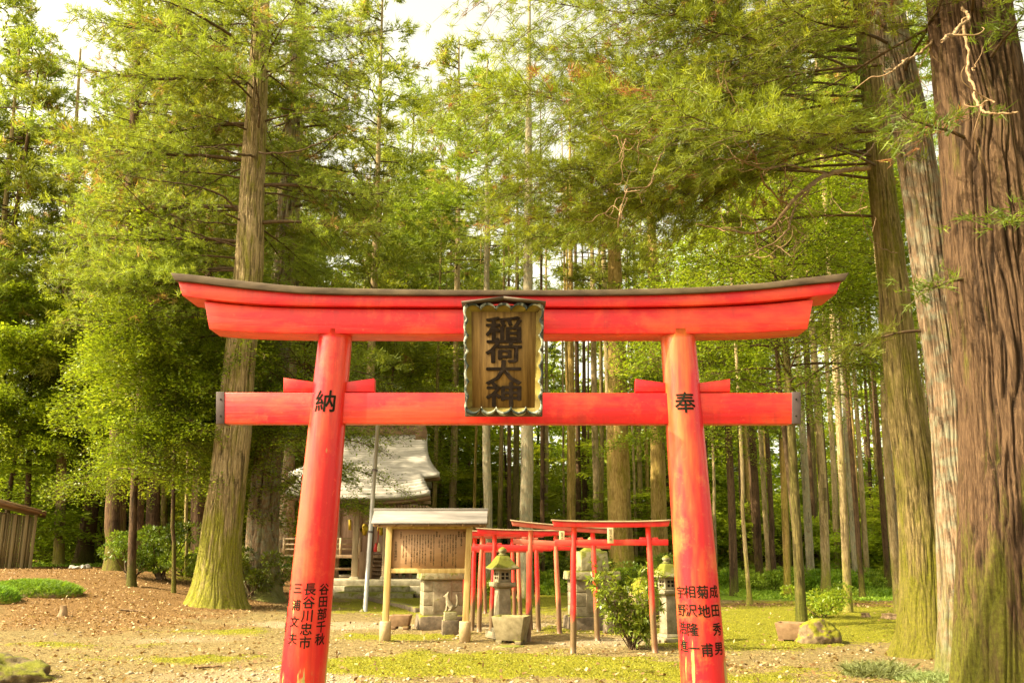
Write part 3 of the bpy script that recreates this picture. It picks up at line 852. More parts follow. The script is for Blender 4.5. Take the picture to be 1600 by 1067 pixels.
UND += [wild_tree(55, 13, 4.2, 80), wild_tree(56, 10, 3.8, 64), wild_tree(57, 15, 4.0, 84)]
ru = np.random.RandomState(8)
ucount = 0
for i in range(92):
    y = (41 + 14 * ru.rand()) if i % 2 else (52 + 26 * ru.rand()); x = (-0.66 + 1.32 * ((i + ru.uniform(0, 1)) / 92.0)) * y
    px, _ = proj(x, y, 2)
    if 470 < px < 680 and y < 44: continue
    side = 'left' if px < 470 else ('middle' if px < 1100 else 'right')
    put_bush('understorey_tree', 'leafy understorey tree filling the back of the %s' % {'left': 'wood behind the shed', 'middle': 'wood behind shrine and small gates', 'right': 'plantation on the right'}[side],
             UND[[0, 1, 3, 4, 5, 3, 5, 2][ru.randint(8)]], (x, y, float(gh(x, y)) - 0.2), ru.uniform(0.8, 1.25), ru.uniform(0, 6.28), 'understorey trees %s' % {'left': 'behind the shed', 'middle': 'behind shrine and small gates', 'right': 'in the right plantation'}[side], 'tree', ru.uniform(0.8, 1.3) * (min(1.0, 0.22 + 0.7 * (y - 41) / 16.0) if px > 690 else 1.0))

for i in range(13):
    y = rf.uniform(64, 76); x = (-0.25 + 0.88 * ((i + rf.uniform(0, 1)) / 13.0)) * y
    s_ = rf.uniform(1.3, 1.6)
    put_bush('tall_broadleaf_tree', 'tall leafy tree closing the back of the wood above the plantation trunks', UND[3 + rf.randint(3)], (x, y, 0), s_, rf.uniform(0, 6.28), 'tall leafy trees at the back of the wood', 'tree', s_ * rf.uniform(1.1, 1.4))
# far wood: one mass
rng = np.random.RandomState(77); acc = Acc()
n = 60000
lobn = 260
cx = rng.uniform(-75, 75, lobn); cyy = rng.uniform(84, 100, lobn); top = 17 + 6 * np.sin(cx * 0.13) + 5 * np.sin(cx * 0.31 + 1) + rng.uniform(-3, 3, lobn)
cz = rng.uniform(0.03, 0.95, lobn) * top
k = rng.randint(0, lobn, n)
d = unit(rng.normal(0, 1, (n, 3))) * rng.uniform(0.5, 1, (n, 1)) * np.array([4.2, 3.0, 2.4])
p = np.stack([cx, cyy, cz], 1)[k] + d
p[:, 2] = np.maximum(p[:, 2], 0)
leaf_quads(rng, acc, p, unit(d), 0.75, 0.42, np.clip(0.55 + (rng.normal(0, 0.15, lobn))[k], 0, 1), 0.7)
o = acc.build('distant_woods', M['under'], tint=True); tag(o, 'distant wood closing the view behind all trees', 'woods', None, 'stuff')

# ------------------------------------------------------------------ ground
def axis(segs):
    out = []
    for a, b, st in segs:
        out += list(np.arange(a, b, st))
    return np.array(out + [segs[-1][1]])


gx = axis([(-800, -60, 20), (-60, -24, 1.0), (-24, 24, 0.085), (24, 60, 1.0), (60, 800, 20)])
gy = axis([(-320, 2, 14), (2, 7, 0.5), (7, 30, 0.07), (30, 60, 0.3), (60, 110, 2.0), (110, 1000, 30)])
X, Y_ = np.meshgrid(gx, gy)


def fbm(x, y, s, seed, oct_=4):
    """non-periodic value noise, 0..1"""
    rng = np.random.RandomState(seed); out = 0; a = 1; tot = 0
    for o in range(oct_):
        g = rng.rand(257, 257)
        u = (x * s) % 256; v = (y * s) % 256
        i = u.astype(int); j = v.astype(int); fu = u - i; fv = v - j
        fu = fu * fu * (3 - 2 * fu); fv = fv * fv * (3 - 2 * fv)
        out = out + a * ((g[j, i] * (1 - fu) + g[j, i + 1] * fu) * (1 - fv) + (g[j + 1, i] * (1 - fu) + g[j + 1, i + 1] * fu) * fv)
        tot += a; a *= 0.5; s *= 2.03
    return out / tot


def blob(px, py, cx, cy, rx, ry):
    return np.exp(-(((px - cx) / rx) ** 2 + ((py - cy) / ry) ** 2))


def ground_masks(x, y):
    """where the place is mossy, leaf-strewn, grassy or trodden bare (0..1)"""
    px, py = proj(x, y, 0.0)
    moss = 0.9 * blob(px, py, 1290, 975, 220, 32) + 0.75 * blob(px, py, 760, 1035, 200, 18) + 0.55 * blob(px, py, 640, 995, 110, 8) \
        + 0.7 * blob(px, py, 620, 948, 110, 14) + 0.8 * blob(px, py, 800, 935, 160, 22) + 0.75 * blob(px, py, 930, 1045, 160, 16) + 0.5 * blob(px, py, 1180, 1060, 200, 14) \
        + 0.45 * blob(px, py, 330, 988, 130, 7) + 0.5 * blob(px, py, 250, 1030, 170, 8) + 0.4 * blob(px, py, 120, 1010, 120, 6) + 0.45 * blob(px, py, 560, 1045, 200, 12) + 0.4 * blob(px, py, 1150, 1010, 120, 12) + 0.5 * blob(px, py, 960, 985, 130, 8) + 0.5 * blob(px, py, 300, 935, 60, 6)
    litter = 1.0 * blob(px, py, 130, 950, 260, 42) + 0.7 * blob(px, py, 330, 920, 160, 25) + 0.8 * blob(px, py, 1290, 946, 240, 7) + 0.35 * blob(px, py, 1250, 1045, 160, 14) + 0.7 * blob(px, py, 420, 930, 90, 16)
    litter = np.maximum(litter, np.where((py < 908) & (px < 560), 0.9, 0.0))
    grass = np.where((py < 938) & (py > 850) & (px > 1060), 1.0, 0.0) + np.where((py < 905) & (px > 560), 0.8, 0.0) + blob(px, py, 100, 868, 60, 9)
    path = 1.0 * blob(px, py, 520, 976, 170, 6.5) + 1.0 * blob(px, py, 830, 978, 120, 6) + 0.9 * blob(px, py, 950, 1003, 120, 7) + 0.8 * blob(px, py, 420, 1060, 260, 22) + 0.6 * blob(px, py, 300, 1000, 150, 9)
    return [np.clip(a, 0, 1) for a in (moss * 1.35, litter * 1.15, grass, path)]


MS, LI, GR, PA = ground_masks(X, Y_)
n1 = fbm(X, Y_, 1.3, 1); n2 = fbm(X, Y_, 6.0, 2, 3)
Z = gh(X, Y_) + 0.07 * (fbm(X, Y_, 0.35, 3, 3) - 0.5) + 0.05 * (n1 - 0.5) + 0.030 * (n2 - 0.5)
mossf = np.clip((MS + 0.9 * (n1 - 0.5) + 0.5 * (n2 - 0.5) - 0.20) * 1.9, 0, 1)
Z = Z + mossf * 0.022
litf = np.clip((LI + 0.8 * (fbm(X, Y_, 1.0, 8) - 0.5) - 0.35) * 3, 0, 1)
paf = np.clip((PA + 0.6 * (fbm(X, Y_, 0.9, 9) - 0.5) - 0.35) * 3, 0, 1) * (1 - mossf)
ny, nx = X.shape
acc = Acc()
i = np.arange(ny - 1)[:, None] * nx; j = np.arange(nx - 1)[None, :]
q = np.stack([i + j, i + j + 1, i + nx + j + 1, i + nx + j], -1).reshape(-1)
acc.add(np.stack([X, Y_, Z], -1).reshape(-1, 3), q, np.full((ny - 1) * (nx - 1), 4))
m, nt, out = nmat("forest_floor"); n = N(nt)
def attr(nm):
    a = n.new("Attribute", attribute_name=nm); return a.outputs["Fac"]
v = n.coord()
f1 = n.noise(v, 9, 6, 0.7); f2 = n.noise(v, 38, 4, 0.7); f3 = n.noise(v, 2.2, 4, 0.6)
vo = n.new("TexVoronoi"); n.link(v, vo.inputs["Vector"]); vo.inputs["Scale"].default_value = 24
dirt = n.ramp(f1, [(0.34, (0.055, 0.035, 0.015)), (0.48, (0.155, 0.11, 0.042)), (0.64, (0.29, 0.215, 0.09))])
dirt = n.mix(0.5, dirt, n.ramp(f2, [(0.40, (0.05, 0.032, 0.014)), (0.60, (0.31, 0.235, 0.10))]))
path = n.ramp(f2, [(0.3, (0.15, 0.11, 0.06)), (0.7, (0.34, 0.27, 0.165))])
lit = n.ramp(f2, [(0.34, (0.04, 0.020, 0.007)), (0.5, (0.15, 0.080, 0.028)), (0.64, (0.28, 0.170, 0.065))])
mos = n.ramp(f2, [(0.34, (0.05, 0.045, 0.006)), (0.5, (0.16, 0.155, 0.009)), (0.64, (0.30, 0.27, 0.013))])
gra = n.ramp(f1, [(0.3, (0.07, 0.12, 0.01)), (0.7, (0.22, 0.32, 0.02))])
c = n.mix(attr("path"), dirt, path)
c = n.mix(attr("litter"), c, lit)
mk = n.ramp(n.math('ADD', attr("moss"), n.math('MULTIPLY', n.math('SUBTRACT', n.math('ADD', n.math('MULTIPLY', f1, 0.6), n.math('MULTIPLY', f2, 0.4)), 0.5), 3.6)), [(0.42, 0.0), (0.62, 0.95)])
c = n.mix(mk, c, mos)
c = n.mix(attr("grassy"), c, gra)
nm = n.bump(n.math('ADD', f2, n.math('MULTIPLY', vo.outputs["Distance"], 0.6)), 0.9, 0.03)
n.bsdf(out, c, 0.92, nm, 0.12)
g = acc.build('ground', m, smooth=True)
for nm, arr in (("moss", mossf), ("litter", litf), ("path", paf), ("grassy", np.clip(GR, 0, 1))):
    a = g.data.attributes.new(nm, 'FLOAT', 'POINT'); a.data.foreach_set("value", arr.astype(np.float32).ravel())
tag(g, 'forest floor of pale dirt, moss patches and dead leaves', None, None, 'structure')


def hsample(x, y):
    """ground height at scatter points, from the mesh grid"""
    ix = np.clip(np.searchsorted(gx, x) - 1, 0, nx - 2); iy = np.clip(np.searchsorted(gy, y) - 1, 0, ny - 2)
    fx = (x - gx[ix]) / (gx[ix + 1] - gx[ix]); fy = (y - gy[iy]) / (gy[iy + 1] - gy[iy])
    return (Z[iy, ix] * (1 - fx) + Z[iy, ix + 1] * fx) * (1 - fy) + (Z[iy + 1, ix] * (1 - fx) + Z[iy + 1, ix + 1] * fx) * fy


def msample(arr, x, y):
    ix = np.clip(np.searchsorted(gx, x) - 1, 0, nx - 1); iy = np.clip(np.searchsorted(gy, y) - 1, 0, ny - 1)
    return arr[iy, ix]


def scatter(rng, n, y0, y1, power=1.0):
    """points on the ground in the view, denser near the camera"""
    u = rng.rand(n)
    y = 1 / ((1 / y0) + u * ((1 / y1) - (1 / y0)))
    x = rng.uniform(-0.62, 0.62, n) * (y + 1)
    return x, y


rg = np.random.RandomState(101)
# dead leaves
x, y = scatter(rg, 60000, 9.5, 40)
pk = np.clip(0.9 * msample(litf, x, y) + 0.05 + 0.05 * (1 - msample(mossf, x, y)), 0, 1)
k = rg.rand(len(x)) < pk; x, y = x[k], y[k]
z = hsample(x, y) + 0.008
C = np.stack([x, y, z], 1); D = unit(rg.normal(0, 1, C.shape) * np.array([1, 1, 0.3]))
acc = Acc(); leaf_quads(rg, acc, C, D, 0.085, 0.05, np.clip(rg.normal(0.5, 0.28, len(x)), 0, 0.93), 0.45)
tag(acc.build('fallen_leaves', M['litter'], tint=True), 'brown dead leaves lying over the ground', 'leaves', None, 'stuff')
# pebbles
x, y = scatter(rg, 14000, 9.5, 26)
k = (rg.rand(len(x)) < 0.15 + 0.6 * msample(paf, x, y)) & (msample(mossf, x, y) < 0.6); x, y = x[k], y[k]
z = hsample(x, y); nP = len(x)
oct_v = np.array([(1, 0, 0), (0, 1, 0), (-1, 0, 0), (0, -1, 0), (0, 0, 1), (0, 0, -1)], float)
oct_f = np.array([(0, 1, 4), (1, 2, 4), (2, 3, 4), (3, 0, 4), (1, 0, 5), (2, 1, 5), (3, 2, 5), (0, 3, 5)])
sz = rg.gamma(2.0, 0.008, nP)[:, None, None] + 0.006
V = oct_v[None] * (1 + rg.normal(0, 0.2, (nP, 6, 1))) * sz * np.array([1, 1, 0.6])
V = V + np.stack([x, y, z + 0.002], 1)[:, None]
F = (oct_f[None] + (np.arange(nP) * 6)[:, None, None]).reshape(-1)
acc = Acc(); acc.add(V.reshape(-1, 3), F, np.full(nP * 8, 3))
M['pebble'] = mat_simple("pebble_stone", (0.18, 0.13, 0.08), (0.42, 0.34, 0.23), 6, bump=0)
tag(acc.build('gravel', M['pebble']), 'small pebbles strewn over the bare dirt', 'pebbles', None, 'stuff')


def blades(rng, acc, x, y, z, h, wd, tint, lean=0.5, ts=0.12):
    n_ = len(x)
    d = unit(np.stack([rng.normal(0, lean, n_), rng.normal(0, lean, n_), np.ones(n_)], 1))
    H = h * rng.uniform(0.5, 1.25, (n_, 1)); s = unit(np.cross(d, rng.normal(0, 1, d.shape)))
    B = np.stack([x, y, z], 1); W = wd * rng.uniform(0.6, 1.3, (n_, 1))
    mid = B + d * H * 0.6; tip = B + d * H + np.stack([d[:, 0], d[:, 1], -0.3 * np.ones(n_)], 1) * H * 0.35
    V = np.stack([B - s * W / 2, B + s * W / 2, mid + s * W * 0.35, tip, mid - s * W * 0.35], 1)
    acc.add(V.reshape(-1, 3), np.arange(n_ * 5), np.full(n_, 5), np.clip(tint + rng.normal(0, ts, n_), 0, 0.93))


# moss and short growth
x, y = scatter(rg, 130000, 9.5, 34)
k = rg.rand(len(x)) < np.clip(msample(mossf, x, y) * 1.0, 0, 1); x, y = x[k], y[k]
acc = Acc(); blades(rg, acc, x, y, hsample(x, y) - 0.004, 0.03, 0.012, 0.5 + 0.5 * (fbm(x, y, 2.5, 5, 2) - 0.5), 0.8, 0.15)
tag(acc.build('moss', M['mossgrass'], tint=True), 'yellow-green moss covering the ground in patches', 'moss', None, 'stuff')
# tall bright undergrowth at the back right, lawn at the back
x = rg.uniform(8, 34, 60000); y = rg.uniform(30, 56, 60000)
px, py = proj(x, y)
edge = 936 + 10 * (fbm(px * 0.01, py * 0, 1.0, 6, 2) - 0.5)
k = (py < edge) & (px > 1060) & (px < 1640); x, y, px = x[k], y[k], px[k]
hh = (0.10 + 0.5 * np.clip(fbm(x, y, 0.35, 12, 2) - 0.35, 0, 1) * np.clip((y - 31) / 5, 0.2, 1.5))
acc = Acc(); blades(rg, acc, x, y, gh(x, y), hh[:, None], 0.05, 0.55 + 0.8 * (fbm(x, y, 0.5, 15, 2) - 0.5), 0.6)
x = rg.uniform(-26, 9, 42000); y = rg.uniform(36, 60, 42000)
px, py = proj(x, y)
k = (px > 590) | ((px < 330) & (y > 40)); x, y = x[k], y[k]
blades(rg, acc, x, y, gh(x, y), 0.16, 0.05, 0.55 + 0.8 * (fbm(x, y, 0.5, 15, 2) - 0.5), 0.6)
tag(acc.build('grass', M['grass'], tint=True), 'bright green grass at the foot of the far trees', 'grass', None, 'stuff')

BUSH = [bush_mesh(61, 0.8, 1.0, 2600, 0.085, 0.04, M['broad'], 10), bush_mesh(62, 0.7, 1.2, 2600, 0.085, 0.04, M['broad_dark'], 10), bush_mesh(63, 0.9, 0.7, 2400, 0.13, 0.05, M['grass'], 12)]
put_bush('shrub', 'leafy bush growing behind the mossy boulder', BUSH[0], G(1288, 968) + Vector((0, .2, 0)), 0.95, 0.4)
for px, py, s, k, lab in ((250, 905, 1.5, 1, 'low dark bush left of the big mossy cedar, tallest of its row'), (285, 900, 1.3, 0, 'green bush touching the left side of the big mossy cedar'), (205, 902, 1.2, 1, 'low bush in front of the thick reddish dark trunk'),
                          (392, 935, 1.25, 1, 'dark bush between the two big cedars left of the gate'), (432, 925, 1.0, 1, 'small dark bush between the cedar behind and the left gate pillar'), (316, 912, 0.9, 1, 'small bush showing behind the foot of the big mossy cedar')):
    put_bush('shrub', lab, BUSH[k], G(px, py), s, px * 0.1, 'bushes at the edge of the left wood')
rb = np.random.RandomState(17)
for i in range(26):
    px = 1085 + 330 * (i + rb.rand()) / 26.0
    b = G(px, 919 + rb.uniform(-5, 9))
    put_bush('fern', 'bright leafy low plant growing among the far trunks on the right', BUSH[2] if rb.rand() < .75 else BUSH[0], b, rb.uniform(0.7, 1.25), rb.uniform(0, 6), 'bright low plants among the far trunks on the right', 'plant')
for i in range(22):
    px = 690 + 370 * (i + rb.rand()) / 22.0
    b = P(px, 900, rb.uniform(33, 40)); b.z = 0
    put_bush('undergrowth_plant', 'leafy low plant at the back behind the small red gates', BUSH[rb.randint(3)], b, rb.uniform(0.7, 1.4), rb.uniform(0, 6), 'low plants behind the small red gates', 'plant')


def clump(name, label, loc, R, h, n_, mat, cat='grass clump', mound=0.0, sx=1.0, seed=1, wd=0.012, tint=0.5, lean=0.7):
    rng = np.random.RandomState(seed); a = Acc()
    r = np.sqrt(rng.rand(n_)) * R; th = rng.uniform(0, 6.283, n_)
    x = r * np.cos(th) * sx; y = r * np.sin(th); z = mound * np.sqrt(np.clip(1 - (r / R) ** 2, 0, 1)) - 0.01
    t = thing(name, label, cat, loc)
    blades(rng, a, x, y, z, h, wd, tint, lean)
    a.build('blades', mat, t, tint=True)
    b = Acc()
    ux = np.linspace(0, 2 * np.pi, 25)[:-1]
    prof = [(math.cos(q) * R, math.sin(q) * (mound + 0.02) - 0.02) for q in np.linspace(0, 1.5, 7)]
    b.lathe(prof, 24, sx=sx)
    b.build('earth', M['earth'], t, smooth=True)
    return t


M['earth'] = mat_simple("earth", (0.12, 0.08, 0.035), (0.28, 0.20, 0.10), 14, bump=0.6, moss=0.6, moss_col=(0.30, 0.30, 0.02))
M['greentuft'] = mat_leaf("fresh_grass", (0.07, 0.15, 0.01), (0.15, 0.28, 0.02), (0.26, 0.42, 0.03), 0.4)
M['dulltuft'] = mat_leaf("dull_grass", (0.10, 0.13, 0.04), (0.22, 0.26, 0.09), (0.36, 0.40, 0.17), 0.35)
clump('grass_mound', 'bright green grassy hummock among the fallen leaves near the left edge', G(48, 926) + Vector((0, 0, -0.07)), 1.0, 0.14, 9000, M['greentuft'], 'hummock', 0.34, 1.25, 3, 0.014)
clump('grass_mound', 'small grassy hummock cut by the left edge of the photo', G(-6, 940) + Vector((0, 0, -0.07)), 0.55, 0.12, 3500, M['greentuft'], 'hummock', 0.38, 0.9, 4, 0.014)
clump('grass_clump', 'grey-green spiky grass clump on the moss left of the big right trunks', G(1372, 1056), 0.36, 0.20, 1800, M['dulltuft'], 'grass clump', 0.06, 1.2, 5, 0.008, lean=0.9)
clump('grass_clump', 'low grass clump at the foot of the lichen-covered trunk', G(1465, 1064), 0.42, 0.12, 1500, M['dulltuft'], 'grass clump', 0.04, 1.3, 6, 0.008, lean=0.9)
clump('moss_patch', 'small thick moss cushion on the dirt between camera and small gates', G(1000, 1052), 0.16, 0.03, 700, M['mossgrass'], 'moss', 0.05, 1.3, 7, 0.01)


# rocks
def rock(name, label, loc, sx, sy, sz, mat, seed, rz=0.0, cat='boulder', rough=0.22, group=None):
    bm = bmesh.new(); bmesh.ops.create_icosphere(bm, subdivisions=5, radius=1.0)
    from mathutils import noise as mn
    for vv in bm.verts:
        p = vv.co.copy(); q = Vector((seed * 3.1, seed * 1.7, seed))
        k = 1 + rough * mn.fractal(p * 1.1 + q, 1.0, 2.0, 5) + 0.05 * mn.fractal(p * 6 + q, 1.0, 2.0, 3)
        co = p * k
        vv.co = Vector((co.x * sx, co.y * sy, max(co.z, -0.25) * sz))
    me = bpy.data.meshes.new(name); bm.to_mesh(me); bm.free()
    me.polygons.foreach_set("use_smooth", [True] * len(me.polygons)); me.materials.append(mat)
    o = bpy.data.objects.new(name, me); COL.objects.link(o); o.location = tuple(loc); o.rotation_euler.z = rz
    return tag(o, label, cat, group)


M['boulder'] = mat_simple("mossy_boulder", (0.07, 0.045, 0.025), (0.26, 0.18, 0.10), 6, bump=0.8, bd=0.04, moss=0.30, up_moss=0.42, moss_col=(0.22, 0.21, 0.010), rough=0.9)
b = G(1284, 1006); rock('boulder', 'mossy boulder with a yellow-green back beside the brown trough', b + Vector((0, 0.15, 0.06)), 0.41, 0.32, 0.36, M['boulder'], 3, 0.2)
M['boulder_dark'] = mat_simple('olive_boulder', (0.05, 0.035, 0.02), (0.20, 0.15, 0.07), 7, bump=0.9, bd=0.05, moss=0.10, up_moss=0.22, moss_col=(0.15, 0.15, 0.010), rough=0.95)
rock('boulder', 'mossy rock cut by the bottom left corner of the photo', G(-40, 1066) + Vector((0, .25, -0.05)), 0.95, 0.5, 0.36, M['boulder_dark'], 8, -0.2, rough=0.3)
rock('rock', 'knobbly mossy boulder behind the bush left of the right stone lantern', G(1008, 962) + Vector((0, .6, .15)), 0.42, 0.4, 0.72, M['boulder'], 5, 0.0, 'rock')
M['stump'] = mat_simple("weathered_stump", (0.10, 0.06, 0.03), (0.36, 0.24, 0.13), 12, (1, 1, .2), bump=0.7, bd=0.03, moss=0.1)


def stump(label, loc, r, h, seed):
    t = trunk_acc([Vector((0, 0, -0.05)), Vector((0.02, 0, h * 0.5)), Vector((0, 0, h))], [(0, r * 1.2), (h, r * 0.8)], 28, 12, seed, 0.03, 9, r * 0.6, 0.15, 5)
    Vt = t.V[-1]; top = Vt[-28:]
    t.add(top + np.array([0, 0, 0.0]), list(range(28)), [28])
    o = t.build('tree_stump', M['stump']); o.location = tuple(loc); return tag(o, label, 'stump')


stump('short broken stump among the fallen leaves on the left', G(97, 962), 0.085, 0.22, 1)
stump('low mossy stump on the moss behind the boulder', G(1352, 966), 0.12, 0.13, 2)
stump('broad rotten stump near the foot of a slim tan trunk', G(1392, 968), 0.24, 0.14, 3)


def stick(label, a, b_, r, seed):
    rng = np.random.RandomState(seed); A = np.array(a); B = np.array(b_)
    t = np.linspace(0, 1, 9)[:, None]; p = A * (1 - t) + B * t + rng.normal(0, 0.02, (9, 3)); p[:, 2] = hsample(p[:, 0], p[:, 1]) + r * 0.8
    a2 = Acc(); a2.tube(p, np.linspace(r, r * 0.5, 9), 6); o = a2.build('fallen_branch', M['wood_pale'], smooth=True, origin=tuple(A)); tag(o, label, 'branch')


stick('fallen stick lying among the leaves between stump and mossy cedar', G(185, 955), G(225, 957), 0.03, 1)
stick('fallen stick at the bottom right beside the grass clump', G(1415, 1048), G(1490, 1052), 0.02, 2)
stick('thin fallen stick on the dirt left of the left gate pillar', G(300, 1044), G(352, 1040), 0.022, 3)

# ------------------------------------------------------------------ text
def text_geo(body, size, offset=0.0, extrude=0.0, line=1.0, align='CENTER'):
    cu = bpy.data.curves.new('t', 'FONT'); cu.body = body; cu.size = size; cu.offset = offset; cu.extrude = extrude
    cu.space_line = line; cu.align_x = align; cu.align_y = 'TOP'; cu.resolution_u = 2
    ob = bpy.data.objects.new('t', cu); COL.objects.link(ob)
    dg = bpy.context.evaluated_depsgraph_get(); dg.update()
    me = bpy.data.meshes.new_from_object(ob.evaluated_get(dg))
    bpy.data.objects.remove(ob); bpy.data.curves.remove(cu)
    return me


def me_arrays(me, cut=None):
    if cut:
        bm = bmesh.new(); bm.from_mesh(me)
        bmesh.ops.triangulate(bm, faces=bm.faces[:])
        for _ in range(5):
            es = [e for e in bm.edges if e.calc_length() > cut]
            if not es: break
            bmesh.ops.subdivide_edges(bm, edges=es, cuts=1)
            bmesh.ops.triangulate(bm, faces=[f for f in bm.faces if len(f.verts) > 3])
        bm.to_mesh(me); bm.free()
    V = np.array([v.co[:] for v in me.vertices]).reshape(-1, 3)
    L = [i for p in me.polygons for i in p.vertices]; S = [len(p.vertices) for p in me.polygons]
    bpy.data.meshes.remove(me)
    return V, L, S


def flat_text(acc, body, size, x, y, z, **kw):
    """upright text facing the camera side (-y); x,z = centre top"""
    V, L, S = me_arrays(text_geo(body, size, **kw))
    if len(V): acc.add(np.stack([V[:, 0] + x, y - V[:, 2], V[:, 1] + z], 1), L, S)


# ------------------------------------------------------------------ the large gate
M['red'] = mat_red("red_paint", base=(0.60, 0.006, 0.012), fade=(0.74, 0.062, 0.020), fade_amt=0.66, vert=False)
M['red_pillar_left'] = mat_red("red_pillar_paint", base=(0.58, 0.006, 0.012), fade=(0.70, 0.070, 0.022), fade_amt=0.62, peel_h=1.2, peel=(0.42, 0.31, 0.16), rough=0.30)
M['red_pillar_right'] = mat_red("faded_pillar_paint", base=(0.60, 0.010, 0.018), fade=(0.64, 0.14, 0.030), fade_amt=0.85, peel_h=1.2, peel=(0.42, 0.31, 0.16), rough=0.33)
M['cap'] = mat_simple("roof_board", (0.045, 0.028, 0.018), (0.14, 0.10, 0.06), 9, (0.3, 1, 1), bump=0.3, rough=0.8)
M['capedge'] = mat_simple("dark_metal_cap", (0.05, 0.034, 0.033), (0.09, 0.065, 0.062), 5, bump=0.05, rough=0.5)
M['ink'] = mat_simple("black_paint", (0.008, 0.009, 0.006), (0.022, 0.022, 0.014), 20, bump=0, rough=0.95, spec=0.03)
YT = 9.1
gate_base = (P(790, 1130, YT).x, YT, 0.0)
gate = thing('torii_gate', 'large red wooden torii gate with carved name board, in front of everything', 'torii', gate_base)


def W(px, py, Y): v_ = P(px, py, Y); return (v_.x, v_.z)


def line_px(pts, Y, xs=None):
    return [W(a, b, Y) for a, b in pts]


def resample(pts, n_=40):
    pts = np.array(pts, float); d = np.concatenate([[0], np.cumsum(np.linalg.norm(np.diff(pts, axis=0), axis=1))])
    c = catmull(np.c_[pts, np.zeros(len(pts))], 300)[:, :2]
    d = np.concatenate([[0], np.cumsum(np.linalg.norm(np.diff(c, axis=0), axis=1))])
    t = np.linspace(0, d[-1], n_)
    return [(float(np.interp(q, d, c[:, 0])), float(np.interp(q, d, c[:, 1]))) for q in t]


# dark cover on top
Yf = YT - 0.27
a = Acc()
a.beam(line_px(resample([(266, 426), (300, 429), (350, 435), (420, 443), (500, 449), (650, 452), (797, 453), (950, 452), (1080, 449), (1180, 443), (1250, 435), (1327, 426)]), Yf),
       line_px(resample([(273, 438), (305, 441), (352, 447), (422, 454), (500, 459), (650, 461), (797, 461), (950, 461), (1080, 458), (1180, 452), (1250, 445), (1320, 438)]), Yf), Yf, YT + 0.27)
a.build('roof_cover', M['cap'], gate, gate_base, bevel=0.006)
Yf = YT - 0.225
a = Acc()
a.beam(line_px(resample([(278, 439), (305, 442), (352, 448), (422, 455), (500, 460), (650, 462), (797, 462), (950, 462), (1080, 459), (1180, 453), (1250, 446), (1314, 440)]), Yf),
       line_px(resample([(285, 462), (320, 467), (355, 471), (422, 476), (500, 478), (650, 479), (797, 479), (950, 479), (1080, 477), (1180, 472), (1250, 465), (1307, 459)]), Yf), Yf, YT + 0.225)
a.build('top_beam', M['red'], gate, gate_base, bevel=0.006)
Yf = YT - 0.17
a = Acc()
a.beam(line_px(resample([(319, 470.5), (355, 475), (422, 480), (500, 482), (650, 483), (797, 483), (950, 483), (1080, 481), (1180, 476.5), (1271, 468)]), Yf),
       line_px(resample([(327, 514), (360, 517), (422, 520), (500, 521), (650, 521.5), (797, 521.5), (950, 521.5), (1080, 521), (1180, 519), (1262, 514)]), Yf), Yf, YT + 0.17)
a.build('second_beam', M['red'], gate, gate_base, bevel=0.006)
# tie beam with metal ends and wedges
Yf = YT - 0.075
a = Acc(); a.beam(line_px([(350, 613), (1238, 614)], Yf), line_px([(350, 661), (1238, 662)], Yf), Yf, YT + 0.075)
tb = a.build('tie_beam', M['red'], gate, gate_base, bevel=0.006)
Yc = Yf - 0.006
for x0, x1, xm in ((337.5, 350.5, 345), (1237.5, 1251.5, 1244)):
    a = Acc(); a.beam(line_px([(x0, 612), (x1, 612)], Yc), line_px([(x0, 662), (x1, 662)], Yc), Yc, YT + 0.081)
    e = a.build('end_cap', M['capedge'], tb, gate_base, bevel=0.004)
    a = Acc()
    for yy in (624, 650):
        c_ = P(xm, yy, Yc); a.tube([(c_.x, Yc + 0.002, c_.z), (c_.x, Yc - 0.006, c_.z)], 0.009, 10)
    a.build('nail', M['ink'], e if False else tb, gate_base)
for (xa, xb, ya, yb) in ((443, 492, 590, 597), (538, 585, 597, 591), (993, 1040, 592, 598), (1093, 1141, 598, 592)):
    a = Acc(); a.beam(line_px([(xa, ya), (xb, yb)], YT - 0.055), line_px([(xa, 612.2), (xb, 612.2)], YT - 0.055), YT - 0.055, YT + 0.055)
    a.build('wedge', M['red'], gate, gate_base, bevel=0.004)


def wrap_text(acc, body, size, phi0, ztop, line, axis_fn, rad_fn, offset=0.0):
    """lay a column of characters on a round pillar; phi0 = angle from the side that faces the camera, positive to the right"""
    V, L, S = me_arrays(text_geo(body, size, line=line), cut=0.018)
    b = size * 0.016
    for k, (dx, dz) in enumerate(((0, 0), (b, 0), (-b, 0), (0, b), (0, -b))):
        z = V[:, 1] + ztop + dz
        r = rad_fn(z) + 0.0035 + 0.0003 * k
        ph = phi0 + (V[:, 0] + dx) / r
        ax, ay = axis_fn(z)
        acc.add(np.stack([ax + r * np.sin(ph), ay - r * np.cos(ph), z], 1), L, S)


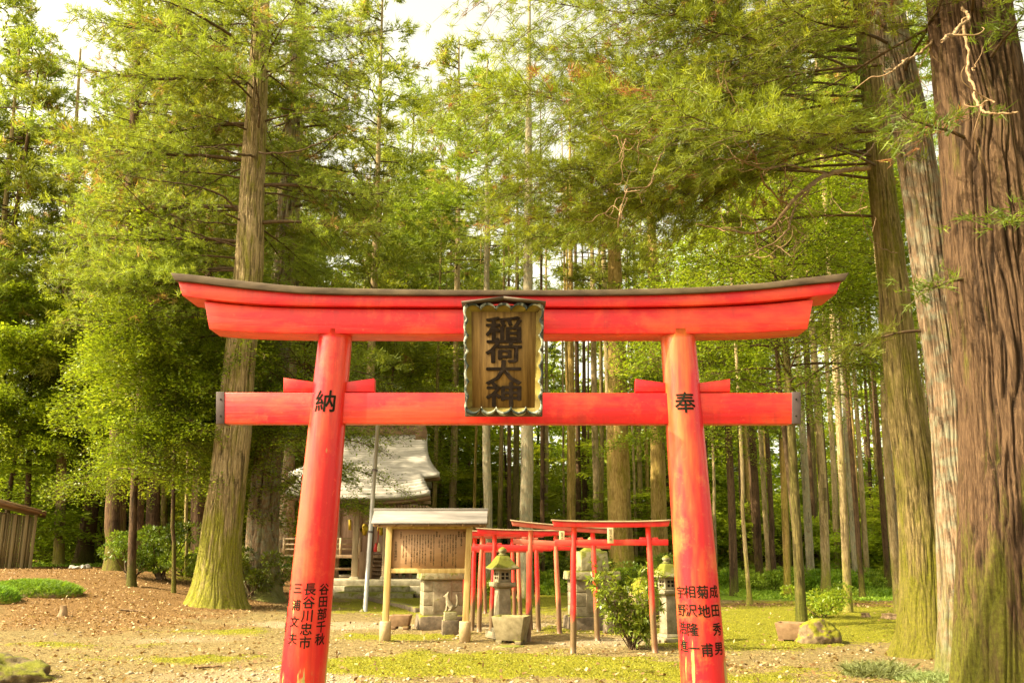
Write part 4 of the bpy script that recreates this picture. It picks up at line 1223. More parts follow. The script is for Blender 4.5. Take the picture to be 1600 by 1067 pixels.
def pillar(top, mid, foot, r_top, r_bot, mat, cols, big, sd):
    T, B = P(*top, YT), P(*foot, YT)
    d = (B - T) / (T.z - B.z)
    F = B + d * (B.z + 0.05)
    F = Vector((F.x, YT, -0.05)); T2 = Vector((T.x, YT, T.z + 0.06))
    zf, zt = F.z, T2.z
    ax = lambda z: (F.x + (T2.x - F.x) * (z - zf) / (zt - zf), YT + 0 * z)
    rf_ = lambda z: r_bot + (r_top - r_bot) * (np.clip(z, 0.3, None) - 0.3) / (zt - 0.3)
    zz = np.linspace(zf, zt, 40)
    a = Acc(); xx, yy = ax(zz); a.tube(np.stack([xx, yy + 0 * zz, zz], 1), rf_(zz), 64, True)
    p = a.build('pillar', mat, gate, gate_base, smooth=True)
    a = Acc()
    for body, size, px, pytop, line in cols:
        # angle on the pillar from the picture column
        z0 = P(px, pytop, YT - 0.2).z
        cx = ax(z0)[0]; X0 = P(px, pytop, YT - 0.15).x
        s_ = max(-0.97, min(0.97, (X0 - cx) / float(rf_(np.array(z0)))))
        wrap_text(a, body, size, math.asin(s_), z0, line, ax, rf_)
    a.build('lettering', M['ink'], p, gate_base)
    a = Acc()
    body, size, px, pytop = big
    z0 = P(px, pytop, YT - 0.19).z; cx = ax(z0)[0]; X0 = P(px, pytop, YT - 0.18).x
    wrap_text(a, body, size, math.asin((X0 - cx) / float(rf_(np.array(z0)))), z0, 1.0, ax, rf_, 0.0)
    a.build('character', M['ink'], p, gate_base)
    return p


pillar((524.5, 528), None, (473.5, 1062), 0.172, 0.220, M['red_pillar_left'],
       [("谷\n田\n部\n千\n秋", 0.115, 507, 912, 1.0), ("長\n谷\n川\n忠\n市", 0.122, 487, 911, 1.0), ("三\n浦\n文\n夫", 0.108, 467.5, 911, 1.42), ("宇\n沼\n小\n進\n一", 0.10, 450.5, 912, 1.2)],
       ("納", 0.235, 510, 611), 1)
pillar((1059, 528), None, (1100, 1062), 0.178, 0.222, M['red_pillar_right'],
       [("成\n田\n秀\n男", 0.125, 1114, 915, 1.38), ("菊\n地\n　\n甫", 0.130, 1095, 915, 1.35), ("相\n沢\n隆\n一", 0.125, 1076, 915, 1.38), ("宇\n野\n浩\n進", 0.12, 1064, 917, 1.36)],
       ("奉", 0.225, 1069.5, 614), 2)

# name board
M['board_wood'] = mat_simple("golden_board", (0.085, 0.042, 0.011), (0.30, 0.175, 0.05), 5, (6, 1, 0.35), bump=0.25, rough=0.65)
M['board_dark'] = mat_simple("dark_board", (0.05, 0.035, 0.025), (0.13, 0.10, 0.07), 8, bump=0.2)
M['cloud_edge'] = mat_simple("cloud_rim_wood", (0.10, 0.065, 0.015), (0.24, 0.19, 0.035), 5, bump=0.2)
M['cloud_white'] = mat_simple("worn_white_rim", (0.035, 0.045, 0.04), (0.36, 0.37, 0.30), 9, bump=0.2, lo=0.48, hi=0.58)
nb_base = P(787, 652, YT - 0.26)
Z0, Z1 = P(787, 649, YT - 0.32).z, P(787, 476, YT - 0.45).z
hw0, hw1 = 0.385, 0.405
TILT = 0.16
def bd(u, vv, d_=0.0):
    """board point: u -1..1 across, vv 0..1 up, d_ towards the camera"""
    hwid = hw0 + (hw1 - hw0) * vv
    return (nb_base.x + u * hwid, YT - 0.29 - TILT * vv - d_, Z0 + (Z1 - Z0) * vv)
name_board = gate
nbt = bpy.data.objects.new('name_board', None); COL.objects.link(nbt); nbt.parent = gate
def quadbox(acc, u0, u1, v0, v1, d0, d1):
    Vs = [bd(u0, v0, d1), bd(u1, v0, d1), bd(u1, v1, d1), bd(u0, v1, d1), bd(u0, v0, d0), bd(u1, v0, d0), bd(u1, v1, d0), bd(u0, v1, d0)]
    acc.poly(Vs, [(0, 1, 2, 3), (7, 6, 5, 4), (1, 0, 4, 5), (2, 1, 5, 6), (3, 2, 6, 7), (0, 3, 7, 4)])
a = Acc(); quadbox(a, -0.80, 0.80, 0.07, 0.93, -0.02, 0.02)
bw = a.build('board', M['board_wood'], nbt, gate_base); nbt['label'] = 'carved wooden name board with scalloped rim and dark characters'
# back box and little peaked top
a = Acc(); quadbox(a, -1.0, 1.0, 0.0, 1.0, -0.06, -0.022)
a.build('back_board', M['board_dark'], nbt, gate_base, bevel=0.004)
a = Acc()
for sgn in (-1, 1):
    Vs = []
    for d_ in (-0.06, 0.13):
        Vs += [bd(0, 1.045, d_), bd(sgn * 1.03, 1.0, d_), bd(sgn * 1.03, 0.985, d_), bd(0, 1.025, d_)]
    f = [(0, 1, 2, 3), (7, 6, 5, 4), (0, 4, 5, 1), (1, 5, 6, 2), (2, 6, 7, 3), (3, 7, 4, 0)]
    a.poly(Vs, f if sgn < 0 else [t[::-1] for t in f])
a.build('peaked_cover', M['board_dark'], nbt, gate_base)
# scalloped rim: flaring slope and its worn lip
def scal(side_n, t):
    return 0.5 + 0.5 * abs(math.sin(math.pi * side_n * t)) ** 0.6
inner, lip = [], []
for (u0, v0, u1, v1, nn_) in ((-1, 0, 1, 0, 5), (1, 0, 1, 1, 7), (1, 1, -1, 1, 5), (-1, 1, -1, 0, 7)):
    for k in range(60):
        t = k / 60.0
        u, vv = u0 + (u1 - u0) * t, v0 + (v1 - v0) * t
        s_ = scal(nn_, t)
        iu = 0.80 * u if abs(u) == 1 else u * 0.80; iv = 0.5 + (vv - 0.5) * 0.86
        ku = 0.80 + 0.20 * s_
        inner.append(bd(iu, iv, 0.02)); lip.append((u * (ku if nn_ == 7 else 1) * 0.98, 0.5 + (vv - 0.5) * (ku if nn_ == 5 else 1) * 0.985, s_))
n_ = len(inner)
a = Acc(); L1 = [bd(u, vv, 0.085) for u, vv, s_ in lip]; L2 = [bd(u, vv, -0.02) for u, vv, s_ in lip]
a.poly(inner + L1, [(i_, (i_ + 1) % n_, n_ + (i_ + 1) % n_, n_ + i_)[::-1] for i_ in range(n_)])
a.build('carved_rim', M['cloud_edge'], nbt, gate_base)
a = Acc()
L3 = [bd(u * 1.015, 0.5 + (vv - 0.5) * 1.012, 0.088) for u, vv, s_ in lip]; L0 = [bd(u * 0.955, 0.5 + (vv - 0.5) * 0.965, 0.088) for u, vv, s_ in lip]
L4 = [bd(u * 1.015, 0.5 + (vv - 0.5) * 1.012, -0.02) for u, vv, s_ in lip]; L5 = [bd(u * 0.955, 0.5 + (vv - 0.5) * 0.965, 0.070) for u, vv, s_ in lip]
vv4 = L0 + L3 + L4 + L5
fs = []
for i_ in range(n_):
    j_ = (i_ + 1) % n_
    fs += [(i_, j_, n_ + j_, n_ + i_)[::-1], (n_ + i_, n_ + j_, 2 * n_ + j_, 2 * n_ + i_)[::-1], (3 * n_ + i_, 3 * n_ + j_, j_, i_)[::-1]]
a.poly(vv4, fs)
a.build('rim_lip', M['cloud_white'], nbt, gate_base)
# the four characters
a = Acc()
for k, ch in enumerate("稲荷大神"):
    V, L, S = me_arrays(text_geo(ch, 0.275, offset=0.0, extrude=0.006))
    V = V * np.array([1.38, 0.93, 1.0])
    cx_ = (V[:, 0].min() + V[:, 0].max()) / 2; cy_ = (V[:, 1].min() + V[:, 1].max()) / 2
    vc = 0.775 - k * 0.196
    for kk, (dx, dz) in enumerate(((0, 0), (.0075, 0), (-.0075, 0), (0, .005), (0, -.005), (.005, .004), (-.005, -.004))):
        out_ = []
        for p_ in V:
            hwid = hw0 + (hw1 - hw0) * vc
            out_.append(bd((p_[0] + dx - cx_) / hwid + 0.0, vc + (p_[1] + dz - cy_) / (Z1 - Z0), 0.020 + p_[2] + 0.010 + kk * 0.0005))
        a.add(out_, L, S)
M['carved'] = mat_simple('dark_carved_paint', (0.012, 0.008, 0.006), (0.03, 0.02, 0.014), 20, bump=0, rough=0.9, spec=0.05)
a.build('characters', M['carved'], nbt, gate_base)

# ------------------------------------------------------------------ small red gates
M['small_red'] = mat_red("small_gate_red", base=(0.78, 0.015, 0.015), fade=(0.62, 0.10, 0.045), fade_amt=0.45, bare_h=0.62, vert=True, rough=0.45)
M['small_orange'] = mat_red("small_gate_faded", base=(0.72, 0.05, 0.03), fade=(0.62, 0.19, 0.09), fade_amt=0.85, bare_h=0.55, vert=True, rough=0.55)
M['small_beam'] = mat_red("small_gate_beam", base=(0.74, 0.015, 0.015), fade=(0.50, 0.09, 0.04), fade_amt=0.5, vert=False, rough=0.5)
M['small_beam2'] = mat_red("small_gate_beam_dull", base=(0.55, 0.05, 0.03), fade=(0.42, 0.13, 0.07), fade_amt=0.8, vert=False, rough=0.6)
M['small_cap'] = mat_simple("weathered_board", (0.22, 0.14, 0.08), (0.52, 0.40, 0.24), 10, (0.2, 1, 1), bump=0.2)
M['plaque'] = mat_simple("pale_plaque", (0.42, 0.30, 0.13), (0.62, 0.48, 0.25), 6, (3, 1, .3), bump=0.05)


def small_gate(pl, pr, ztop, label, tilt=0.0, mats=('small_red', 'small_red'), beam='small_beam', plaque=None, gtop=False, over=0.33):
    A, B = G(*pl), G(*pr)
    yb = (A.y + B.y) / 2
    A = P(pl[0], pl[1], yb); B = P(pr[0], pr[1], yb)
    A.z = B.z = 0
    c = (A + B) / 2; half = (B.x - A.x) / 2
    base = (c.x, yb, 0)
    t = thing('small_torii', label, 'small torii', base, 'row of small red gates')
    for x, mm, sgn in ((A.x, mats[0], 1), (B.x, mats[1], -1)):
        a = Acc(); z = np.linspace(-0.04, ztop - 0.10, 14)
        xs = x + sgn * (z / ztop) * 0.055 + 0.006 * np.sin(z * 3 + x * 7)
        a.tube(np.stack([xs, 0 * z + yb, z], 1), 0.052 - 0.008 * z / ztop, 14)
        a.build('pillar', M[mm], t, base, smooth=True)
    n1 = 13; xs = np.linspace(-half - over, half + over, n1)
    cur = 0.022 * (np.abs(xs) / (half + over)) ** 3
    def zz(x_, z_): return z_ + tilt * x_
    a = Acc(); a.beam([(c.x + q, zz(q, ztop + u)) for q, u in zip(xs, cur)], [(c.x + q * 0.99, zz(q, ztop - 0.022 + u)) for q, u in zip(xs, cur)], yb - 0.09, yb + 0.09)
    a.build('cover_board', M['small_cap'], t, base, bevel=0.003)
    a = Acc(); a.beam([(c.x + q * 0.975, zz(q, ztop - 0.023 + u)) for q, u in zip(xs, cur)], [(c.x + q * 0.95, zz(q, ztop - 0.105 + u * 0.8)) for q, u in zip(xs, cur)], yb - 0.06, yb + 0.06)
    a.build('top_beam', M[beam], t, base, bevel=0.003)
    zn = ztop - 0.30
    a = Acc(); a.beam([(c.x - half - over * .82, zz(-half, zn) * 1), (c.x + half + over * .82, zz(half, zn))], [(c.x - half - over * .82, zz(-half, zn - 0.095)), (c.x + half + over * .82, zz(half, zn - 0.095))], yb - 0.028, yb + 0.028)
    a.build('tie_beam', M[beam], t, base, bevel=0.003)
    for sg in (-1, 1):
        for s2 in (-1, 1):
            xw = c.x + sg * (half - 0.045) + s2 * 0.10
            a = Acc(); a.box(xw - 0.05, xw + 0.05, yb - 0.022, yb + 0.022, zz(xw - c.x, zn) - .002, zz(xw - c.x, zn) + 0.032); a.build('wedge', M[beam], t, base, bevel=0.002)
    if plaque:
        pxx = c.x + plaque[0]
        a = Acc(); a.box(pxx - 0.05, pxx + 0.05, yb - 0.085, yb - 0.066, zz(plaque[0], ztop) - 0.36, zz(plaque[0], ztop) - 0.115)
        pp = a.build('plaque', M['plaque'], t, base, bevel=0.002)
        a = Acc(); flat_text(a, "稲\n荷\n大\n神", 0.052, pxx, yb - 0.0875, zz(plaque[0], ztop) - 0.13, line=0.95); a.build('lettering', M['ink'], pp, base)
    return t


small_gate((895, 1021), (1024, 1020), 2.07, 'small red torii nearest the camera, cutting in front of the bush', 0.0, plaque=(-0.02,))
small_gate((825, 1001), (934, 1001), 2.06, 'second small torii, its weathered top board slanting down to the right', -0.075, ('small_orange', 'small_red'), 'small_beam2', plaque=(0.0,))
small_gate((768, 990), (874, 992), 2.00, 'third small torii, its left pillar hidden behind the stone lantern', -0.02, ('small_red', 'small_orange'))
small_gate((748, 987), (842, 987), 1.98, 'fourth small torii, left pillar orange and right pillar bright red', -0.01, ('small_orange', 'small_red'))
small_gate((737, 984), (829, 984), 1.95, 'fifth small torii, left pillar bright red down to a dark foot', 0.0, ('small_red', 'small_orange'), 'small_beam2')
small_gate((722, 974), (813, 974), 1.97, 'sixth small torii, left pillar close right of the notice board post', 0.0, ('small_red', 'small_orange'))
small_gate((713, 967), (804, 968), 1.98, 'seventh small torii, left pillar crossing the notice board post', 0.01, ('small_red', 'small_red'))
small_gate((678, 958), (758, 957), 2.0, 'last small torii at the far end, left pillar behind the stone pedestal', 0.0, ('small_red', 'small_red'), 'small_beam2')

# ------------------------------------------------------------------ stone things
M['stone'] = mat_simple("weathered_stone", (0.13, 0.105, 0.062), (0.32, 0.27, 0.18), 7, bump=0.5, bd=0.02, moss=0.12, up_moss=0.16, moss_col=(0.19, 0.19, 0.015), rough=0.9)
M['stone_moss'] = mat_simple("mossy_stone", (0.14, 0.12, 0.06), (0.34, 0.30, 0.18), 7, bump=0.7, bd=0.03, moss=0.40, up_moss=0.25, moss_col=(0.15, 0.155, 0.012), rough=0.95)
M['stone_dark'] = mat_simple("dark_stone", (0.06, 0.045, 0.03), (0.20, 0.15, 0.10), 7, bump=0.5, bd=0.02, up_moss=0.22, moss_col=(0.19, 0.19, 0.012), rough=0.95)
M['concrete'] = mat_simple("old_concrete", (0.14, 0.11, 0.055), (0.28, 0.23, 0.13), 9, bump=0.3, moss=0.25, up_moss=0.2, moss_col=(0.30, 0.31, 0.04), rough=0.9)
M['shade_fill'] = mat_simple("shade_fill_black", (0.012, 0.01, 0.008), (0.02, 0.016, 0.012), 5, bump=0)  # near-black colour standing in for the shade inside openings
M['trough'] = mat_simple("brown_trough_clay", (0.14, 0.08, 0.04), (0.26, 0.16, 0.085), 9, bump=0.2, rough=0.85, up_moss=0.1)


def lantern(px, py, ptop, label, rz=0.5):
    b = G(px, py); t = thing('stone_lantern', label, 'stone lantern', b)
    H = P(px, ptop, b.y).z - b.z
    k = H / 1.80; Mz = Matrix.Translation(b) @ Matrix.Rotation(rz, 4, 'Z') @ Matrix.Scale(k, 4)
    def bx(a, w0, z0, z1, top=1.0, w1=None): a.box(-w0, w0, -(w1 or w0), (w1 or w0), z0, z1, 0, top, Mz)
    a = Acc(); bx(a, 0.27, 0.0, 0.13); bx(a, 0.20, 0.13, 0.20, 0.85); a.build('base', M['stone'], t, b, bevel=0.012)
    a = Acc(); bx(a, 0.145, 0.20, 0.98, 0.86); a.build('post', M['stone'], t, b, bevel=0.010)
    a = Acc(); bx(a, 0.145, 0.98, 1.02, 1.5); bx(a, 0.215, 1.02, 1.10); a.build('platform', M['stone'], t, b, bevel=0.010)
    fb = Acc()
    for sx, sy in ((-1, -1), (1, -1), (1, 1), (-1, 1)):
        fb.box(sx * 0.115 - 0.03, sx * 0.115 + 0.03, sy * 0.115 - 0.03, sy * 0.115 + 0.03, 1.10, 1.345, 0, 1, Mz)
    for s in (-1, 1):
        for q in (0, 1):
            for z0, z1 in ((1.10, 1.16), (1.212, 1.235), (1.29, 1.345)):
                if q: fb.box(-0.086, 0.086, s * 0.125 - 0.014, s * 0.125 + 0.014, z0, z1, 0, 1, Mz)
                else: fb.box(s * 0.125 - 0.014, s * 0.125 + 0.014, -0.086, 0.086, z0, z1, 0, 1, Mz)
            if q: fb.box(-0.014, 0.014, s * 0.125 - 0.013, s * 0.125 + 0.013, 1.16, 1.29, 0, 1, Mz)
            else: fb.box(s * 0.125 - 0.013, s * 0.125 + 0.013, -0.014, 0.014, 1.16, 1.29, 0, 1, Mz)
    f = fb.build('fire_box', M['stone'], t, b, bevel=0.004)
    a = Acc(); a.box(-0.095, 0.095, -0.095, 0.095, 1.105, 1.34, 0, 1, Mz); a.build('fire_box_shade', M['shade_fill'], f, b)  # solid block; the shade inside the fire box is put into its colour
    # hipped roof, slightly concave
    a = Acc(); rows = [(0.265, 1.345), (0.275, 1.375), (0.20, 1.47), (0.145, 1.56), (0.105, 1.625), (0.08, 1.64)]
    V = []
    for r_, z_ in rows:
        for sx, sy in ((-1, -1), (0, -1), (1, -1), (1, 0), (1, 1), (0, 1), (-1, 1), (-1, 0)):
            up = 0.022 if (sx and sy and z_ < 1.4) else 0
            V.append(tuple(Mz @ Vector((sx * r_, sy * r_, z_ + up))))
    n_ = 8; F = [(i_ * n_ + j, i_ * n_ + (j + 1) % n_, (i_ + 1) * n_ + (j + 1) % n_, (i_ + 1) * n_ + j) for i_ in range(len(rows) - 1) for j in range(n_)]
    F += [tuple(range(n_))[::-1], tuple(range((len(rows) - 1) * n_, len(rows) * n_))]
    a.poly(V, F); a.build('roof', M['stone_moss'], t, b, bevel=0.008)
    a = Acc(); a.lathe([(0.05 * k, 1.63 * k), (0.085 * k, 1.645 * k), (0.088 * k, 1.665 * k), (0.055 * k, 1.68 * k), (0.075 * k, 1.70 * k), (0.09 * k, 1.735 * k), (0.085 * k, 1.765 * k), (0.055 * k, 1.79 * k), (0.012 * k, 1.815 * k)], 20, tuple(b))
    a.build('finial', M['stone_moss'], t, b, smooth=True)
    return t


lantern(785, 996, 855, 'left stone lantern with mossy roof standing behind the square concrete planter', 0.42)
lantern(1046, 1005, 868, 'right stone lantern half hidden behind the right gate pillar', 0.42)


def pedestal(px, py, label, top_extra, seed, w=0.82):
    b = G(px, py) + Vector((0, 0.45, 0)); b.z = 0.0
    t = thing('stone_pedestal', label, 'stone monument', b)
    Mz = Matrix.Translation(b) @ Matrix.Rotation(0.20, 4, 'Z'); s = w / 0.82
    def bx(a, w0, w1, z0, z1, top=1.0, cx=0.0): a.box(cx - w0, cx + w0, -w1, w1, z0, z1, 0, top, Mz)
    a = Acc(); bx(a, 0.52 * s, 0.45, -0.05, 0.26, 0.96); a.build('plinth', M['stone_dark'], t, b, bevel=0.03)
    a = Acc(); bx(a, 0.42 * s, 0.36, 0.26, 0.46, 1.0); bx(a, 0.42 * s, 0.36, 0.464, 0.74); bx(a, 0.42 * s, 0.36, 0.744, 0.99)
    a.box(-0.22 * s, 0.18 * s, -0.372, -0.35, 0.34, 0.96, 0, 1, Mz)
    a.build('body', M['stone'], t, b, bevel=0.012)
    a = Acc(); bx(a, 0.50 * s, 0.44, 0.99, 1.17, 0.97); a.build('cap', M['stone_moss'], t, b, bevel=0.02)
    if top_extra == 'finial':
        a = Acc(); bx(a, 0.30 * s, 0.28, 1.17, 1.58, 0.92); bx(a, 0.20 * s, 0.2, 1.58, 1.66, 0.6); a.build('upper_block', M['stone_moss'], t, b, bevel=0.02)
        a = Acc(); a.lathe([(0.07, 1.64), (0.10, 1.70), (0.11, 1.78), (0.08, 1.86), (0.01, 1.90)], 16, tuple(b + Vector((0.02, 0, 0)))); a.build('finial', M['stone_moss'], t, b, smooth=True)
    else:
        a = Acc(); a.box(-0.34, -0.20, -0.15, 0.0, 1.17, 1.62, 0, 0.95, Mz); a.box(-0.12, 0.34, -0.2, 0.2, 1.17, 1.52, 0, 0.85, Mz); a.build('upper_block', M['stone_moss'], t, b, bevel=0.02)
    return t


pedestal(686, 982, 'big stone pedestal with mossy cap seen under the notice board', 'block', 1)
pedestal(929, 984, 'big stone pedestal with round mossy finial left of the leafy bush', 'finial', 2, 0.86)


def fox(px, py, label, s=1.0, face=1, rz=0.2):
    b = G(px, py); b.z = 0
    t = thing('fox_statue', label, 'fox statue', b)
    Mz = Matrix.Translation(b) @ Matrix.Rotation(rz, 4, 'Z')
    a = Acc(); a.box(-0.16, 0.16, -0.14, 0.14, -0.03, 0.28, 0, 0.97, Mz); a.build('block', M['stone_dark'], t, b, bevel=0.012)
    a = Acc(); a.box(-0.125, 0.125, -0.11, 0.11, 0.28, 0.44, 0, 0.95, Mz); a.build('seat', M['stone_moss'], t, b, bevel=0.01)
    # seated body grown as one skin
    me = bpy.data.meshes.new('fox'); bm = bmesh.new()
    f = face; z0 = 0.44
    J = {'hip': (-0.045 * f, 0, 0.05, .055), 'belly': (0.0, 0, 0.09, .05), 'chest': (0.035 * f, 0, 0.15, .045), 'neck': (0.045 * f, 0, 0.21, .030), 'head': (0.055 * f, 0, 0.255, .036), 'muzzle': (0.105 * f, 0, 0.245, .016), 'nose': (0.125 * f, 0, 0.24, .010),
         'earl': (0.04 * f, -0.022, 0.30, .011), 'earr': (0.04 * f, 0.022, 0.30, .011), 'eartl': (0.037 * f, -0.026, 0.325, .004), 'eartr': (0.037 * f, 0.026, 0.325, .004),
         'fl': (0.06 * f, -0.028, 0.08, .018), 'fr': (0.06 * f, 0.028, 0.08, .018), 'pl': (0.068 * f, -0.028, 0.012, .016), 'pr': (0.068 * f, 0.028, 0.012, .016), 'ptl': (0.092 * f, -0.028, 0.010, .012), 'ptr': (0.092 * f, 0.028, 0.010, .012),
         'hl': (-0.01 * f, -0.05, 0.035, .026), 'hr': (-0.01 * f, 0.05, 0.035, .026), 'hpl': (0.04 * f, -0.05, 0.012, .014), 'hpr': (0.04 * f, 0.05, 0.012, .014),
         't1': (-0.095 * f, 0, 0.07, .022), 't2': (-0.125 * f, 0, 0.14, .030), 't3': (-0.12 * f, 0, 0.22, .026), 't4': (-0.095 * f, 0, 0.28, .008)}
    E = [('hip', 'belly'), ('belly', 'chest'), ('chest', 'neck'), ('neck', 'head'), ('head', 'muzzle'), ('muzzle', 'nose'), ('head', 'earl'), ('head', 'earr'), ('earl', 'eartl'), ('earr', 'eartr'), ('chest', 'fl'), ('chest', 'fr'), ('fl', 'pl'), ('fr', 'pr'), ('pl', 'ptl'), ('pr', 'ptr'), ('hip', 'hl'), ('hip', 'hr'), ('hl', 'hpl'), ('hr', 'hpr'), ('hip', 't1'), ('t1', 't2'), ('t2', 't3'), ('t3', 't4')]
    idx = {}
    for nme, (x, y, z, r_) in J.items():
        v_ = bm.verts.new(Mz @ Vector((x * s, y * s, z0 + z * s)) - b); idx[nme] = v_
    bm.verts.ensure_lookup_table()
    for p_, q_ in E: bm.edges.new((idx[p_], idx[q_]))
    bm.to_mesh(me); bm.free()
    o = bpy.data.objects.new('fox', me); COL.objects.link(o); o.parent = t
    sk = o.modifiers.new('skin', 'SKIN'); sk.use_smooth_shade = True
    o.modifiers.new('sub', 'SUBSURF').render_levels = 2
    for d_, (nme, jj) in zip(me.skin_vertices[0].data, J.items()):
        d_.radius = (jj[3] * s, jj[3] * s)
    me.skin_vertices[0].data[0].use_root = True
    me.materials.append(M['stone'])
    return t


fox(703, 992, 'small seated stone fox on a mossy block behind the notice board post', 1.15, -1, 0.15)
fox(957, 990, 'small mossy stone fox on its block half hidden left of the leafy bush', 1.0, 1, 0.2)


def planter(px, py, wt, wb, h, dpt, rz, label, mat, name='planter', feet=True, rim=0.035, soil=0.05):
    """tapered square tub: open top with a rim, dark soil, foot slab with an arched gap"""
    b = G(px, py); t = thing(name, label, 'planter', b)
    Mz = Matrix.Translation(b) @ Matrix.Rotation(rz, 4, 'Z')
    z0 = 0.05 if feet else 0.0
    def ring(w_, d_, z_): return [tuple(Mz @ Vector((sx * w_, sy * d_, z_))) for sx, sy in ((-1, -1), (1, -1), (1, 1), (-1, 1))]
    V = ring(wb, dpt * wb / wt, z0) + ring(wt, dpt, h) + ring(wt - rim, dpt - rim, h) + ring(wt - rim - .01, dpt - rim - .01, h - soil)
    F = [(3, 2, 1, 0)]
    for k in range(3): F += [(k * 4 + i_, k * 4 + (i_ + 1) % 4, k * 4 + 4 + (i_ + 1) % 4, k * 4 + 4 + i_) for i_ in range(4)]
    a = Acc(); a.poly(V, F); a.build('tub', mat, t, b, bevel=0.008)
    a = Acc(); a.poly(ring(wt - rim - .008, dpt - rim - .008, h - soil + .004), [(0, 1, 2, 3)]); a.build('soil', M['earth'], t, b)
    a = Acc()
    if feet:
        for sx in (-1, 1):
            for sy in (-1, 1):
                a.box(sx * wb * 0.78 - 0.05, sx * wb * 0.78 + 0.05, sy * dpt * wb / wt * .78 - 0.05, sy * dpt * wb / wt * .78 + 0.05, -0.01, z0 + .003, 0, 1.2, Mz)
        a.build('foot', mat, t, b, bevel=0.006)
    else:
        a.lathe([(0.035, 0), (0.035, 0.012), (0.01, 0.02)], 12, tuple(Mz @ Vector((0.02, -dpt * wb / wt - 0.0, 0.01)))); a.build('drain_hole', M['shade_fill'], t, b)
    return t


planter(799, 1004, 0.30, 0.225, 0.46, 0.24, -0.30, 'square tapered concrete planter in front of the left stone lantern', M['concrete'])
a = Acc(); b = G(798, 1008); a.lathe([(0.23, 0), (0.24, 0.02), (0.22, 0.035), (0.0, 0.036)], 20, (0, 0, 0), sy=0.6)
o = a.build('stone_slab', M['stone_moss'], None, (0, 0, 0), bevel=0.004); o.location = b + Vector((0.0, -0.30, -0.012)); tag(o, 'thin mossy slab lying at the foot of the square planter', 'slab')
planter(626, 982, 0.22, 0.17, 0.28, 0.15, -0.12, 'low brown trough left of the stone pedestal under the notice board', M['trough'])
planter(1237, 1003, 0.235, 0.19, 0.34, 0.22, -0.50, 'reddish brown rectangular trough left of the mossy boulder', M['trough'])

# ------------------------------------------------------------------ notice board
M['post_wood'] = mat_simple("golden_post", (0.30, 0.18, 0.05), (0.58, 0.42, 0.17), 7, (2, 2, 0.2), bump=0.2, rough=0.7)
M['board_face'] = mat_simple("tan_board_face", (0.33, 0.19, 0.10), (0.44, 0.27, 0.15), 3, (0.4, 1, 1.5), bump=0.04, rough=0.6)
M['board_roof'] = mat_simple("grey_tin_roof", (0.11, 0.095, 0.085), (0.27, 0.24, 0.22), 8, (0.15, 1, 1), bump=0.1, rough=0.45)
M['concrete_foot'] = mat_simple("concrete_tube", (0.28, 0.19, 0.09), (0.48, 0.36, 0.20), 8, bump=0.2, rough=0.85)
YB = G(663, 1003).y
bb = Vector((P(663, 1003, YB).x, YB, 0))
nbd = thing('notice_board', 'roofed wooden notice board on two golden posts with black vertical writing', 'notice board', bb)
X0, X1 = P(601, 1005, YB).x, P(726, 1006, YB).x
zt = P(610, 812, YB).z
for x0, xt in ((X0, P(609.5, 812, YB).x), (X1, P(734, 812, YB).x)):
    a = Acc(); a.box(-0.055, 0.055, -0.05, 0.05, 0.0, zt, 0, 1)
    V = a.V[0]; V[:4, 0] += x0; V[4:, 0] += xt; V[:, 1] += YB
    p_ = a.build('post', M['post_wood'], nbd, bb, bevel=0.006)
    a = Acc(); a.lathe([(0.105, -0.05), (0.105, 0.345), (0.095, 0.355), (0.06, 0.356)], 28, (x0 + 0.003, YB, 0)); a.build('concrete_foot', M['concrete_foot'], nbd, bb, smooth=False)
xa, xb = P(613, 850, YB).x, P(729, 850, YB).x
zb0, zb1 = P(670, 888, YB).z, P(670, 826, YB).z
a = Acc(); a.box(xa - .02, xb + 0.02, YB + 0.0, YB + 0.02, zb0, zb1); face = a.build('panel', M['board_face'], nbd, bb)
for z0_, z1_ in ((P(670, 895, YB).z, zb0 + 0.003), (zb1 - 0.003, P(670, 818.5, YB).z)):
    a = Acc(); a.box(xa - 0.012, xb + 0.012, YB - 0.035, YB + 0.035, z0_, z1_); a.build('rail', M['post_wood'], nbd, bb, bevel=0.004)
# writing: vertical columns, right to left
cols = ["御祭神", "　宇迦之御魂大神", "御神徳", "　　五穀豊穣と商売繁盛の守り神として古くより信仰を集め", "　　里人の崇敬篤く春秋の祭りには多くの人が参り", "　　農の神として田の実りを祈り", "　　また家の守りとして祀られ火の災いを除く", "　　と伝えられ今も里の人々の手で大切に守られている", "　　　　　その昔この地に勧請され森の中に社を建て",
        "　　例祭　二月初午の日", "御由緒", "　　創建の年は詳らかでないが村の古き記録に見え", "　　江戸の頃に社殿を改め　奉納の鳥居が並ぶ", "　　森の杉は樹齢三百年", "　　昔より村の鎮守として人々に親しまれ今に至る", "　　明治の世に一度火に遭い後に再び建てられた", "　　社殿は昭和の頃に氏子の寄進により改められた", "　　境内の石灯籠は江戸の末に奉納されたもの", "　　また杉の並木は先人が植え守り伝えてきた", "　　鳥居は願いの叶った人々より奉納され朱の色も鮮やかに",
        "　　参道に並び立つ", "　　　静かな森の中に鎮まるこの社は心の拠り所", "　　　なり　参詣の折には静かにお参り", "おねがい"]
a = Acc(); nC = len(cols); wF = xb - xa
for k, cstr in enumerate(cols):
    x_ = xb - 0.045 - k * (wF - 0.20) / (nC - 1)
    big_ = 1.25 if k in (0, 1, 2, 10, 23) else 1.0
    s_ = 0.029 * big_
    for dx_ in (0, 0.0013): flat_text(a, "\n".join(cstr), s_, x_ + dx_, YB - 0.0012 - dx_ * .2, zb1 - 0.045, line=0.92)
